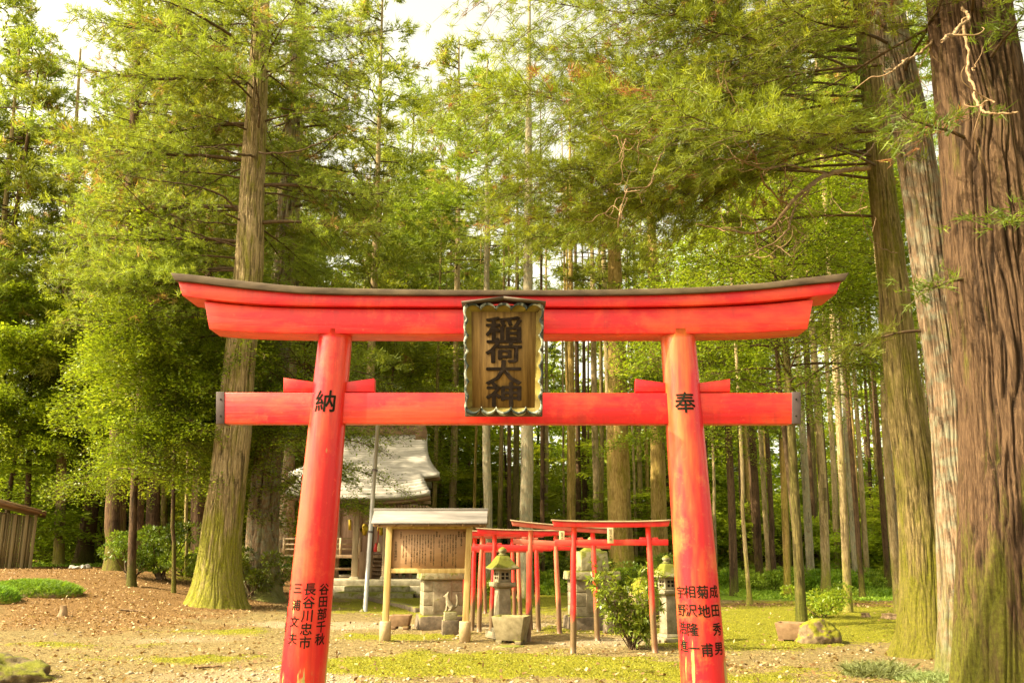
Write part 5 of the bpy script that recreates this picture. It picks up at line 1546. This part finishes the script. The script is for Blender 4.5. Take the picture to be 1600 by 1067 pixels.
for dx_ in (0, 0.0016): flat_text(a, "\n".join("大野原稲荷神社"), 0.052, xa + 0.065 + dx_, YB - 0.0012 - dx_ * .2, zb1 - 0.22, line=0.98)
a.build('writing', M['ink'], face, bb)
# roof: two slopes with a row of seams
ez, rz_ = P(670, 812, YB - .3).z, P(670, 797, YB).z
xl, xr = P(585, 800, YB).x, P(762, 800, YB).x
M['board_under'] = mat_simple("brown_board_under", (0.12, 0.06, 0.03), (0.30, 0.18, 0.08), 9, (.2, 1, 1), bump=0.1)
a = Acc(); u = Acc()
for sgn in (-1, 1):
    for k in range(3):
        y0_, y1_ = YB + sgn * (0.02 + 0.105 * k), YB + sgn * (0.14 + 0.105 * k)
        z0_, z1_ = rz_ - 0.075 * k, rz_ - 0.075 * k - 0.085
        ya, yb_ = (y0_, y1_)
        V = [(xl, ya, z0_), (xr, ya, z0_), (xr, yb_, z1_), (xl, yb_, z1_), (xl, ya, z0_ - 0.02), (xr, ya, z0_ - 0.02), (xr, yb_, z1_ - 0.022), (xl, yb_, z1_ - 0.022)]
        F = [(0, 1, 2, 3), (7, 6, 5, 4), (0, 4, 5, 1), (1, 5, 6, 2), (2, 6, 7, 3), (3, 7, 4, 0)]
        a.poly(V, [f[::-1] for f in F] if sgn < 0 else F)
    u.box(xl + 0.03, xr - 0.03, YB + sgn * 0.28 - 0.03, YB + sgn * 0.28 + 0.03, rz_ - 0.30, rz_ - 0.252)
a.box(xl - .01, xr + .01, YB - 0.04, YB + 0.04, rz_ - 0.01, rz_ + 0.035)
a.build('roof', M['board_roof'], nbd, bb, bevel=0.003)
for x_ in np.linspace(xl + 0.12, xr - 0.12, 7):
    V = [(x_ - .025, YB - 0.33, rz_ - 0.30), (x_ + .025, YB - 0.33, rz_ - 0.30), (x_ + .025, YB, rz_ - 0.07), (x_ - .025, YB, rz_ - 0.07), (x_ - .025, YB - 0.33, rz_ - 0.26), (x_ + .025, YB - 0.33, rz_ - 0.26), (x_ + .025, YB, rz_ - 0.03), (x_ - .025, YB, rz_ - 0.03)]
    u.poly(V, [(3, 2, 1, 0), (4, 5, 6, 7), (0, 1, 5, 4), (1, 2, 6, 5), (2, 3, 7, 6), (3, 0, 4, 7)])
u.box(xl + 0.1, xr - 0.1, YB - 0.05, YB + 0.05, rz_ - 0.22, rz_ - 0.10)
u.build('eaves', M['board_under'], nbd, bb)

# flagpole
M['pole'] = mat_simple("grey_metal_pole", (0.20, 0.19, 0.18), (0.34, 0.33, 0.31), 5, (1, 1, .2), bump=0.05, rough=0.4, metal=0.3)
b = G(570, 956); tp = P(591, 655, b.y)
t = thing('metal_pole', 'grey metal pole leaning slightly in front of the shrine', 'pole', b)
a = Acc(); d_ = (tp - b); tt_ = b + d_ * 0.985
a.tube([b + Vector((0, 0, -.05)), tt_], [0.062, 0.055], 16); a.build('shaft', M['pole'], t, b, smooth=True)
a = Acc(); q_ = b + d_ * 0.40; a.tube([q_, q_ + Vector((0.005, 0, 0.05))], [0.075, 0.075], 16)
q2 = b + d_ * 0.72; a.tube([q2, q2 + Vector((0.005, 0, 0.06))], [0.08, 0.08], 16); a.build('clamp', M['capedge'], t, b)
a = Acc(); a.lathe([(0.07, -.02), (0.075, 0.015), (0.03, 0.08)], 12, tuple(b + Vector((-0.07, -0.03, 0)))); a.build('foot_block', M['concrete'], t, b)
a = Acc(); a.lathe([(0.02, 0), (0.07, 0.05), (0.075, 0.09), (0.05, 0.14), (0.005, 0.16)], 14, tuple(tt_)); a.build('finial', M['pole'], t, b, smooth=True)

# ------------------------------------------------------------------ shrine
M['shingle'] = mat_simple("pale_metal_shingles", (0.34, 0.31, 0.275), (0.43, 0.39, 0.35), 4, (0.5, 1, 1), bump=0.15, rough=0.55, lo=0.25, hi=0.6)
M['shrine_wood'] = mat_simple("weathered_shrine_wood", (0.16, 0.095, 0.05), (0.40, 0.27, 0.17), 9, (1, 1, 0.15), bump=0.2)
M['shrine_pale'] = mat_simple("pale_shrine_wood", (0.32, 0.21, 0.12), (0.56, 0.42, 0.27), 9, (1, 1, 0.15), bump=0.2)
M['shrine_wall'] = mat_simple("pinkish_wall_boards", (0.30, 0.19, 0.13), (0.46, 0.32, 0.24), 6, (5, 1, 0.2), bump=0.1)
M['gold'] = mat_simple("gilded_metal", (0.55, 0.36, 0.03), (0.75, 0.55, 0.06), 12, bump=0.1, rough=0.35, metal=0.4)
M['stone_step'] = mat_simple("pale_stone_step", (0.32, 0.27, 0.18), (0.55, 0.48, 0.34), 7, bump=0.3, up_moss=0.1, moss_col=(0.36, 0.36, 0.03))
YS = 33.0
cxp = 574
S0 = Vector((P(cxp, 905, YS).x, YS + 2.4, 0.0))
shr = thing('shrine_building', 'small wooden shrine hall with curved pale shingle roof behind the left gate pillar', 'shrine', S0)
def sx_(px, Y=YS): return P(px, 800, Y).x
zf = P(574, 905, YS).z
# stone platform and steps
a = Acc(); xl, xr = sx_(462), sx_(690)
a.box(xl, xr, YS - 0.3, YS + 6.4, -0.1, zf - 0.22); a.box(xl + .08, xr - .08, YS - 0.2, YS + 6.3, zf - 0.218, zf)
a.build('stone_platform', M['stone_step'], shr, S0, bevel=0.02)
a = Acc(); a.box(sx_(540), sx_(655), YS - 1.5, YS - 0.31, -0.1, 0.2); a.box(sx_(550), sx_(645), YS - 0.95, YS - 0.308, 0.2, 0.38); a.build('stone_step', M['stone_moss'], shr, S0, bevel=0.02)
# hall walls
hx0, hx1, hy0, hy1 = sx_(496, YS + 3.9), sx_(646, YS + 3.9), YS + 2.2, YS + 5.6
zfl = zf + 0.85; ze = 3.55
a = Acc(); a.box(hx0, hx1, hy0, hy1, zfl, ze + 0.5); a.build('wall', M['shrine_wall'], shr, S0)
for x_ in (hx0, sx_(530, YS + 2.2), sx_(549), sx_(566), sx_(588), sx_(606), sx_(628, YS + 2.2), hx1):
    a = Acc(); a.box(x_ - .07, x_ + .07, hy0 - 0.05, hy0 + .1, zf, ze + .2); a.build('column', M['shrine_wood'], shr, S0, bevel=0.006)
# veranda with railing
a = Acc(); a.box(hx0 - 0.7, hx1 + 0.7, hy0 - 0.9, hy0 - .06, zfl - 0.12, zfl); a.build('veranda', M['shrine_wood'], shr, S0, bevel=0.006)
for xa_, xb_ in ((hx0 - 0.7, sx_(556)), (sx_(600), hx1 + 0.7)):
    a = Acc()
    for z_ in (0.18, 0.36, 0.56): a.box(xa_, xb_, hy0 - 0.86, hy0 - 0.80, zfl + z_, zfl + z_ + 0.05)
    for x_ in np.linspace(xa_ + .05, xb_ - .05, 5): a.box(x_ - .04, x_ + .04, hy0 - 0.87, hy0 - 0.79, zfl, zfl + .62)
    a.build('railing', M['shrine_pale'], shr, S0)
    a = Acc()
    for x_ in np.linspace(xa_ + .1, xb_ - .1, 4): a.box(x_ - .06, x_ + .06, hy0 - 0.85, hy0 - 0.75, zf, zfl - .12)
    a.box(xa_, xb_, hy0 - 0.84, hy0 - 0.78, zf + .3, zf + .38)
    a.build('veranda_posts', M['shrine_wood'], shr, S0)
# wooden stair
for k in range(5):
    a = Acc(); a.box(sx_(559), sx_(599), YS + 0.75 + k * 0.16, YS + 1.0 + k * 0.16, zf + 0.13 + k * 0.15, zf + 0.17 + k * 0.15); a.box(sx_(559), sx_(599), YS + 0.97 + k * .16, YS + 0.995 + k * 0.16, zf + k * .15, zf + 0.128 + k * 0.15); a.build('stair_tread', M['shrine_wood'], shr, S0)
# doors with gilded crests
for px_ in (571, 597):
    a = Acc(); x_ = sx_(px_, hy0); a.box(x_ - 0.28, x_ + 0.28, hy0 - 0.03, hy0 - 0.002, zfl + .02, ze - .25); d_o = a.build('door', M['shrine_wall'], shr, S0, bevel=0.005)
    z_ = P(px_, 827, hy0).z
    a = Acc(); pts = []
    for k in range(32):
        th = k * math.pi / 16; r_ = 0.21 * (0.72 + 0.28 * abs(math.cos(2 * th))) * (1 if k % 2 == 0 else 0.9)
        pts.append((x_ + r_ * math.cos(th) * 0.85, z_ + r_ * math.sin(th) * 1.15))
    a.prism(pts, hy0 - 0.05, hy0 - 0.032); a.build('crest', M['gold'], d_o, S0)
a = Acc(); x_ = sx_(548, hy0); a.box(x_ - .05, x_ + .05, hy0 - .07, hy0 - .052, 2.35, 2.75); a.build('gilded_plate', M['gold'], shr, S0)
# porch posts, beams, brackets
for px_ in (556, 603):
    x_ = sx_(px_); a = Acc(); a.box(x_ - .10, x_ + .10, YS + .1, YS + .3, zf, 3.12); a.build('porch_post', M['shrine_pale'], shr, S0, bevel=0.015)
    a = Acc(); a.box(x_ - .16, x_ + .16, YS + .05, YS + .35, zf - .002, zf + .10, 0, .9); a.build('post_base', M['stone_step'], shr, S0, bevel=0.01)
    a = Acc(); a.box(x_ - .22, x_ + .22, YS + .05, YS + .35, 3.12, 3.24, 0, 1.15); a.build('bracket', M['shrine_pale'], shr, S0, bevel=0.01)
xa_, xb_ = sx_(542), sx_(617)
a = Acc(); tops, bots = [], []
for u in np.linspace(0, 1, 17):
    x_ = xa_ + (xb_ - xa_) * u; tops.append((x_, 3.06 + .05 * math.sin(math.pi * u))); bots.append((x_, 2.84 + .10 * math.sin(math.pi * u)))
a.beam(tops, bots, YS + .12, YS + .28); a.build('rainbow_beam', M['shrine_pale'], shr, S0, bevel=0.008)
a = Acc(); a.box(sx_(478), sx_(672), YS + .1, YS + .3, 3.24, 3.36); a.build('eave_beam', M['shrine_wood'], shr, S0, bevel=0.006)
# bell, rope and tassel
x_ = sx_(586); z_ = P(586, 816, YS).z
a = Acc(); a.lathe([(0.02, .16), (0.09, .13), (0.12, .05), (0.12, -.03), (0.07, -.10), (0.0, -.11)], 16, (x_, YS + .2, z_)); bell = a.build('bell', M['board_dark'], shr, S0, smooth=True)
a = Acc(); a.tube([(x_ + .12, YS + .15, z_ + .25), (x_ + .13, YS + .15, z_ - .35), (x_ + .10, YS + .15, P(586, 850, YS).z)], .022, 8); rope = a.build('rope', mat_simple("rope", (.25, .03, .02), (.5, .12, .06), 20), shr, S0)
zq = P(586, 848, YS).z; xq = x_ + .10
for sgn, mm in ((-1, M['red']), (1, mat_simple("cream_cloth", (.55, .42, .22), (.72, .60, .36), 12))):
    a = Acc(); a.lathe([(.03, 0), (.07, -.06), (.11, -.22), (.10, -.30), (.05, -.31)], 12, (xq + sgn * .055, YS + .15, zq), sx=.7); a.build('tassel', mm, rope, S0, smooth=True)
a = Acc(); a.box(sx_(561), sx_(580), YS + .45, YS + .8, zf, zf + .95); 
ob_ = a.build('offering_box', M['shrine_wood'], None, (sx_(570), YS + .6, zf), bevel=0.01)
ob_.location = (sx_(570), YS + .6, zf); tag(ob_, 'dark wooden offering box on the shrine porch by the post', 'offering box')
# roof: stepped shingle rows along a concave profile
ridge_z = P(570, 678, YS + 3.9).z
prof = [(YS + 3.9, ridge_z), (YS + 3.3, ridge_z - .62), (YS + 2.6, ridge_z - 1.15), (YS + 1.9, ridge_z - 1.55), (YS + 1.1, ridge_z - 1.92), (YS + 0.2, ridge_z - 2.25), (YS - .55, P(570, 778, YS - .55).z)]
pc = catmull([(0, y_, z_) for y_, z_ in prof], 31)[:, 1:]
rr = {"main": [], "porch": []}
def ext(f, side):
    """roof edge at share f down the slope"""
    base_l, base_r = (487, 657); 
    if f <= 0.72:
        g_ = (f / 0.72) ** 1.8; return (base_l - 30 * g_) if side < 0 else (base_r + 32 * g_)
    g_ = ((f - 0.72) / 0.28); return (base_l - 5 - 14 * g_ ** 1.6) if side < 0 else (base_r + 5 + 18 * g_ ** 1.6)
a = Acc()
for k in range(30):
    f0, f1 = k / 30, (k + 1) / 30
    (y0_, z0_), (y1_, z1_) = pc[k], pc[k + 1]
    main = (f1 + f0) / 2 <= 0.72
    xs0 = [sx_(ext(min(f0, 0.72) if main else max(f0, .721), s_), YS + 1.7) for s_ in (-1, 1)]; xs1 = [sx_(ext(f1 if not main else min(f1, .72), s_), YS + 1.7) for s_ in (-1, 1)]
    nxs = 25
    V = []
    for (xs, y_, dz) in ((xs0, y0_, 0.0), (xs1, y1_, 0.0)):
        for lay in (0.065, -0.10):
            for u in np.linspace(-1, 1, nxs):
                x_ = (xs[0] + xs[1]) / 2 + (xs[1] - xs[0]) / 2 * u
                z_ = (z0_ if y_ == y0_ else z1_ + 0.0) + 0.20 * abs(u) ** 3 * (f0 if y_ == y0_ else f1) + (lay if lay < 0 else (0.0 if y_ == y0_ else lay))
                V.append((x_, y_, z_))
    F = []
    for q_ in range(nxs - 1):
        A0, B0, C0, D0 = q_, nxs + q_, 2 * nxs + q_, 3 * nxs + q_
        F += [(A0, C0, C0 + 1, A0 + 1), (B0, B0 + 1, D0 + 1, D0), (C0, D0, D0 + 1, C0 + 1)]
    F += [(0, nxs, 3 * nxs, 2 * nxs), (nxs - 1, 3 * nxs - 1, 4 * nxs - 1, 2 * nxs - 1)]
    a.poly(V, F)
roof = a.build('roof', M['shingle'], shr, S0)
# back slope, thick eave edges, rafters, gable ends, ridge
a = Acc(); back = [(YS + 3.9 + q_, z_) for q_, z_ in ((0.02, ridge_z), (.6, ridge_z - .62), (1.3, ridge_z - 1.15), (2.2, ridge_z - 1.6), (3.0, ridge_z - 1.9))]
xa_, xb_ = sx_(488, YS + 1.7), sx_(655, YS + 1.7)
for (y0_, z0_), (y1_, z1_) in zip(back[:-1], back[1:]):
    a.poly([(xa_, y0_, z0_), (xb_, y0_, z0_), (xb_, y1_, z1_), (xa_, y1_, z1_), (xa_, y0_, z0_ - .12), (xb_, y0_, z0_ - .12), (xb_, y1_, z1_ - .12), (xa_, y1_, z1_ - .12)], [(0, 1, 2, 3), (7, 6, 5, 4), (0, 4, 5, 1), (1, 5, 6, 2), (2, 6, 7, 3), (3, 7, 4, 0)])
a.build('back_slope', M['shingle'], roof, S0)
M['eave_brown'] = mat_simple("brown_eave_edge", (0.12, 0.07, 0.04), (0.26, 0.16, 0.09), 8, (.3, 1, 1), bump=0.1)
def eave(f, pxl, pxr, drop, th_, nm):
    y_, z_ = pc[int(round(f * 30))]
    a = Acc(); T_, B_ = [], []
    xa_, xb_ = sx_(pxl, YS + 1.7), sx_(pxr, YS + 1.7)
    for u in np.linspace(-1, 1, 25):
        x_ = (xa_ + xb_) / 2 + (xb_ - xa_) / 2 * u; zz_ = z_ + .20 * abs(u) ** 3 * f
        T_.append((x_, zz_ - drop)); B_.append((x_ * 1, zz_ - drop - th_))
    a.beam(T_, B_, y_ + 0.02, y_ + 0.5); a.build(nm, M['eave_brown'], roof, S0)
eave(1.0, ext(1.0, -1) + 1, ext(1.0, 1) - 1, 0.102, 0.13, 'eave_edge')
eave(0.7, ext(.72, -1) + 1, ext(.72, 1) - 1, 0.102, 0.13, 'eave_edge')
a = Acc(); y_, z_ = pc[30]
for x_ in np.linspace(sx_(480), sx_(668), 40):
    a.box(x_ - .035, x_ + .035, y_ + .1, YS + 1.6, z_ - .34, z_ - .25)
a.build('rafters', M['shrine_wood'], roof, S0)
a = Acc()
rx0, rx1 = sx_(483, YS + 3.9), sx_(660, YS + 3.9)
T_, B_ = [], []
for u in np.linspace(-1, 1, 21):
    x_ = (rx0 + rx1) / 2 + (rx1 - rx0) / 2 * u; T_.append((x_, ridge_z + .36 + .10 * abs(u) ** 3)); B_.append((x_, ridge_z - .06 + .05 * abs(u) ** 3))
a.beam(T_, B_, YS + 3.74, YS + 4.06)
a.beam([(x_, z_ + .05) for x_, z_ in T_], [(x_, z_ + .001) for x_, z_ in T_], YS + 3.66, YS + 4.14)
for x_ in (rx0 + .1, rx1 - .1): a.prism([(x_ - .22, ridge_z - .35), (x_ + .22, ridge_z - .35), (x_ + .25, ridge_z + .1), (x_ + .1, ridge_z + .5), (x_ - .1, ridge_z + .5), (x_ - .25, ridge_z + .1)], YS + 3.62, YS + 3.735)
a.build('ridge', M['eave_brown'], roof, S0, bevel=0.01)
for s_ in (-1, 1):
    a = Acc(); xg = hx0 - .02 if s_ < 0 else hx1 + .02
    V = [(xg, hy0, ze + .3), (xg, hy1, ze + .3), (xg, YS + 3.9, ridge_z - .15), (xg + s_ * .06, hy0, ze + .3), (xg + s_ * .06, hy1, ze + .3), (xg + s_ * .06, YS + 3.9, ridge_z - .15)]
    a.poly(V, [(0, 1, 2), (5, 4, 3), (0, 3, 4, 1), (1, 4, 5, 2), (2, 5, 3, 0)]); a.build('gable', M['shrine_wood'], shr, S0)

# stone kerb lines on the lawn before the shrine
for (pa, pb_, lab) in (((560, 934), (655, 957), 'dark low stone kerb running diagonally over the moss lawn before the shrine'), ((640, 932), (662, 936), 'short low stone kerb beside the pedestal on the moss lawn')):
    A_, B_ = G(*pa), G(*pb_); a = Acc(); d_ = (B_ - A_); nrm = Vector((-d_.y, d_.x, 0)).normalized() * .12
    V = [tuple(A_ - nrm + Vector((0, 0, -.1))), tuple(B_ - nrm + Vector((0, 0, -.1))), tuple(B_ + nrm + Vector((0, 0, -.1))), tuple(A_ + nrm + Vector((0, 0, -.1)))]
    V += [(v_[0], v_[1], v_[2] + .24) for v_ in V]
    a.poly(V, [(3, 2, 1, 0), (4, 5, 6, 7), (0, 1, 5, 4), (1, 2, 6, 5), (2, 3, 7, 6), (3, 0, 4, 7)]); o = a.build('stone_kerb', M['stone_dark'], None, A_, bevel=0.02); tag(o, lab, 'kerb')

# ------------------------------------------------------------------ shed at the left edge
M['shed_wood'] = mat_simple("shed_boards", (0.09, 0.065, 0.03), (0.30, 0.23, 0.11), 7, (8, 8, 0.12), bump=0.3, bd=0.03)
YH = 36.0
zg = float(gh(-19, YH))
sl, sr = P(-60, 800, YH).x, P(57, 800, YH).x
sb = Vector((sr, YH, zg)); shed = thing('shed', 'grey board shed with sloping roof at the left edge of the photo', 'shed', sb)
zt_ = P(57, 808, YH).z; ztl = P(0, 798, YH).z
a = Acc()
nbz = 44
for k in range(nbz):
    x0_ = sl + (sr - sl) * k / nbz; x1_ = x0_ + (sr - sl) / nbz * (0.93 if k % 6 else 0.80); f = (k + .5) / nbz
    a.box(x0_, x1_, YH - (0.025 if k % 2 else 0.0), YH + .03, zg - .1, P(-60 + 117 * f, 789 + 19 * f, YH).z)
a.build('board_wall', M['shed_wood'], shed, sb)
a = Acc(); a.box(sr - .06, sr, YH + .031, YH + 4, zg - .1, zt_); a.build('side_wall', M['shed_wood'], shed, sb)
for px_ in (13, 29, 45, 57):
    x_ = P(px_, 800, YH).x; a = Acc(); a.box(x_ - .06, x_ + .06, YH - .075, YH - .03, zg - .1, P(px_, 804, YH).z); a.build('post', M['shed_wood'], shed, sb, bevel=.005)
a = Acc(); a.beam([(sl - .4, P(-60, 764, YH).z), (P(70, 801, YH).x, P(70, 801, YH).z)], [(sl - .4, P(-60, 769, YH).z), (P(70, 805, YH).x, P(70, 805, YH).z)], YH - .7, YH + 4.5)
a.build('roof', M['eave_brown'], shed, sb)
a = Acc(); a.beam([(sl - .4, P(-60, 760.5, YH).z), (P(71, 799, YH).x, P(71, 799, YH).z)], [(sl - .4, P(-60, 763.7, YH).z), (P(71, 800.7, YH).x, P(71, 800.7, YH).z)], YH - .75, YH + 4.55)
a.build('roof_sheet', M['small_cap'], shed, sb)
shed.rotation_euler.z = R_(27)
# white rubble by the dark trunk
rk = np.random.RandomState(4)
M['white_stone'] = mat_simple("whitish_stone", (0.20, 0.18, 0.15), (0.40, 0.37, 0.32), 8, bump=.2)
for k in range(6):
    b = P(110 + k * 5.0 + 3 * rk.rand(), 886, 34.5 + 1.5 * rk.rand()); b.z = float(gh(b.x, b.y)) + .05
    rock('white_stone', 'whitish stone in the low heap at the foot of the dark leaning trunk', b, .08 + .05 * rk.rand(), .09, .05 + .07 * rk.rand(), M['white_stone'], k + 20, group='whitish stones by the dark leaning trunk', cat='stone')

# ------------------------------------------------------------------ leafy bush in front of the small gates
b = G(988, 1014); rng = np.random.RandomState(9)
t = thing('leafy_bush', 'many-stemmed bush with long green leaves between the first small torii posts', 'bush', b)
wd, lf = Acc(), Acc()
for k in range(15):
    tgt = P(rng.uniform(925, 1030), rng.uniform(862, 935), b.y + rng.uniform(-.25, .3)) if k < 11 else P(rng.uniform(985, 1040), rng.uniform(930, 965), b.y + rng.uniform(-.3, .2))
    mid_ = b * .55 + tgt * .45 + Vector((rng.uniform(-.08, .08), 0, rng.uniform(-.05, .12)))
    c_ = catmull([b + Vector((rng.uniform(-.06, .06), rng.uniform(-.06, .06), -.02)), mid_, tgt], 14)
    wd.tube(c_, np.linspace(.014, .004, 14), 6)
    for q_ in range(5, 14):
        for _ in range(4):
            d_ = unit(rng.normal(0, 1, 3) * np.array([1, 1, .6])); p_ = c_[q_] + d_ * rng.uniform(.02, .16)
            m_ = 5
            D_ = unit(d_ + rng.normal(0, .7, (m_, 3)))
            leaf_quads(rng, lf, np.repeat(p_[None], m_, 0), D_, .125, .034, np.clip(np.full(m_, .75 + rng.normal(0, .15)), 0, 1), .5)
wd.build('stems', M['wood_twig'], t, b, smooth=True); lf.build('foliage', M['broad_dark'], t, b, tint=True)

# ------------------------------------------------------------------ bare twisting branches hanging from the right trunks
def bare(label, pts, Y, r0, r1, seed, twigs=6, yj=0.25, dy=2.6):
    rng = np.random.RandomState(seed)
    W_ = [P(a_, b_, Y - dy * k / (len(pts) - 1) + yj * math.sin(k * 1.3)) for k, (a_, b_) in enumerate(pts)]
    c_ = catmull(W_, 60); wd_ = Acc(); wd_.tube(c_ + np.cumsum(rng.normal(0, .008, c_.shape), 0), np.linspace(r0 * .62, r1 * .6, 60) * rng.uniform(.85, 1.15, 60), 7)
    for k in range(twigs):
        i_ = rng.randint(12, 56); L = rng.uniform(.4, 1.1); d_ = unit(rng.normal(0, 1, 3)); 
        cur = [c_[i_]]
        for q_ in range(7):
            d_ = unit(d_ + rng.normal(0, .38, 3) + np.array([0, 0, .16 * (q_ - 2)])); cur.append(cur[-1] + d_ * L / 7)
        wd_.tube(catmull(cur, 22), np.linspace(max(r1 * .6, .007), .003, 22), 5)
    return wd_
HERO = {o_['label']: o_ for o_ in bpy.data.objects if o_.get('label') and o_.name.startswith('cedar_tree')}
olive = [o_ for l_, o_ in HERO.items() if l_.startswith('olive mossy trunk')][0]
widest = [o_ for l_, o_ in HERO.items() if l_.startswith('widest')][0]
lich = [o_ for l_, o_ in HERO.items() if l_.startswith('leaning cedar')][0]
def attach(acc_, par): acc_.build('bare_branch', M['wood_pale'], par, tuple(par.location), smooth=True)
attach(bare('', [(1358, 262), (1325, 262), (1290, 272), (1262, 295), (1235, 325), (1212, 350), (1185, 362), (1140, 360), (1085, 350)], 14.6, .075, .014, 1, 16), olive)
attach(bare('', [(1262, 297), (1248, 318), (1236, 345), (1222, 372), (1180, 398), (1140, 412)], 14.5, .035, .008, 2, 7), olive)
attach(bare('', [(1290, 272), (1255, 262), (1225, 258), (1190, 262), (1150, 250), (1118, 256)], 14.7, .04, .01, 3, 9), olive)
attach(bare('', [(1372, 215), (1345, 245), (1318, 250), (1290, 246)], 14.5, .02, .008, 4, 3), olive)
attach(bare('', [(1235, 325), (1200, 300), (1185, 262), (1165, 215), (1150, 170), (1130, 120)], 14.3, .03, .01, 6, 9), olive)
attach(bare('', [(1100, 150), (1060, 130), (1010, 205), (985, 218), (955, 212), (935, 190)], 13.6, .03, .008, 7, 7), olive)
attach(bare('', [(1065, 205), (1030, 250), (1018, 295), (985, 300), (975, 350), (985, 290)], 13.6, .022, .008, 8, 6), olive)
attach(bare('', [(1470, 52), (1455, 72), (1425, 90), (1405, 108), (1378, 114)], 10.9, .035, .012, 5, 3), widest)
attach(bare('', [(1505, 40), (1515, 70), (1524, 120), (1532, 150), (1548, 160), (1602, 158)], 9.6, .030, .014, 9, 4), widest)
attach(bare('', [(1502, 10), (1512, 28), (1490, 52), (1470, 62)], 9.7, .028, .02, 10, 2), widest)
attach(bare('', [(1400, 395), (1380, 388), (1365, 365), (1355, 335), (1358, 310)], 13.0, .012, .006, 11, 2), lich)
# limbs on the big left cedar
mossy = [o_ for l_, o_ in HERO.items() if l_.startswith('large cedar with flared')][0]
for pts_, r_, sd_ in (([(398, 245), (365, 240), (330, 232), (300, 230)], .07, 21), ([(372, 330), (340, 305), (290, 292), (235, 285), (180, 275)], .06, 22), ([(372, 62), (335, 40), (300, 22), (265, 8), (230, 0)], .08, 23), ([(404, 200), (402, 150), (396, 90), (392, 20)], .06, 24),
                      ([(405, 238), (450, 240), (500, 225), (535, 205)], .06, 25), ([(370, 352), (325, 350), (290, 345), (262, 335)], .04, 26), ([(368, 385), (320, 372), (260, 350), (215, 318), (180, 280)], .05, 27)):
    w_ = bare('', pts_, 24.6, r_, .014, sd_, 9); w_.build('limb', M['wood_twig'], mossy, tuple(mossy.location), smooth=True)
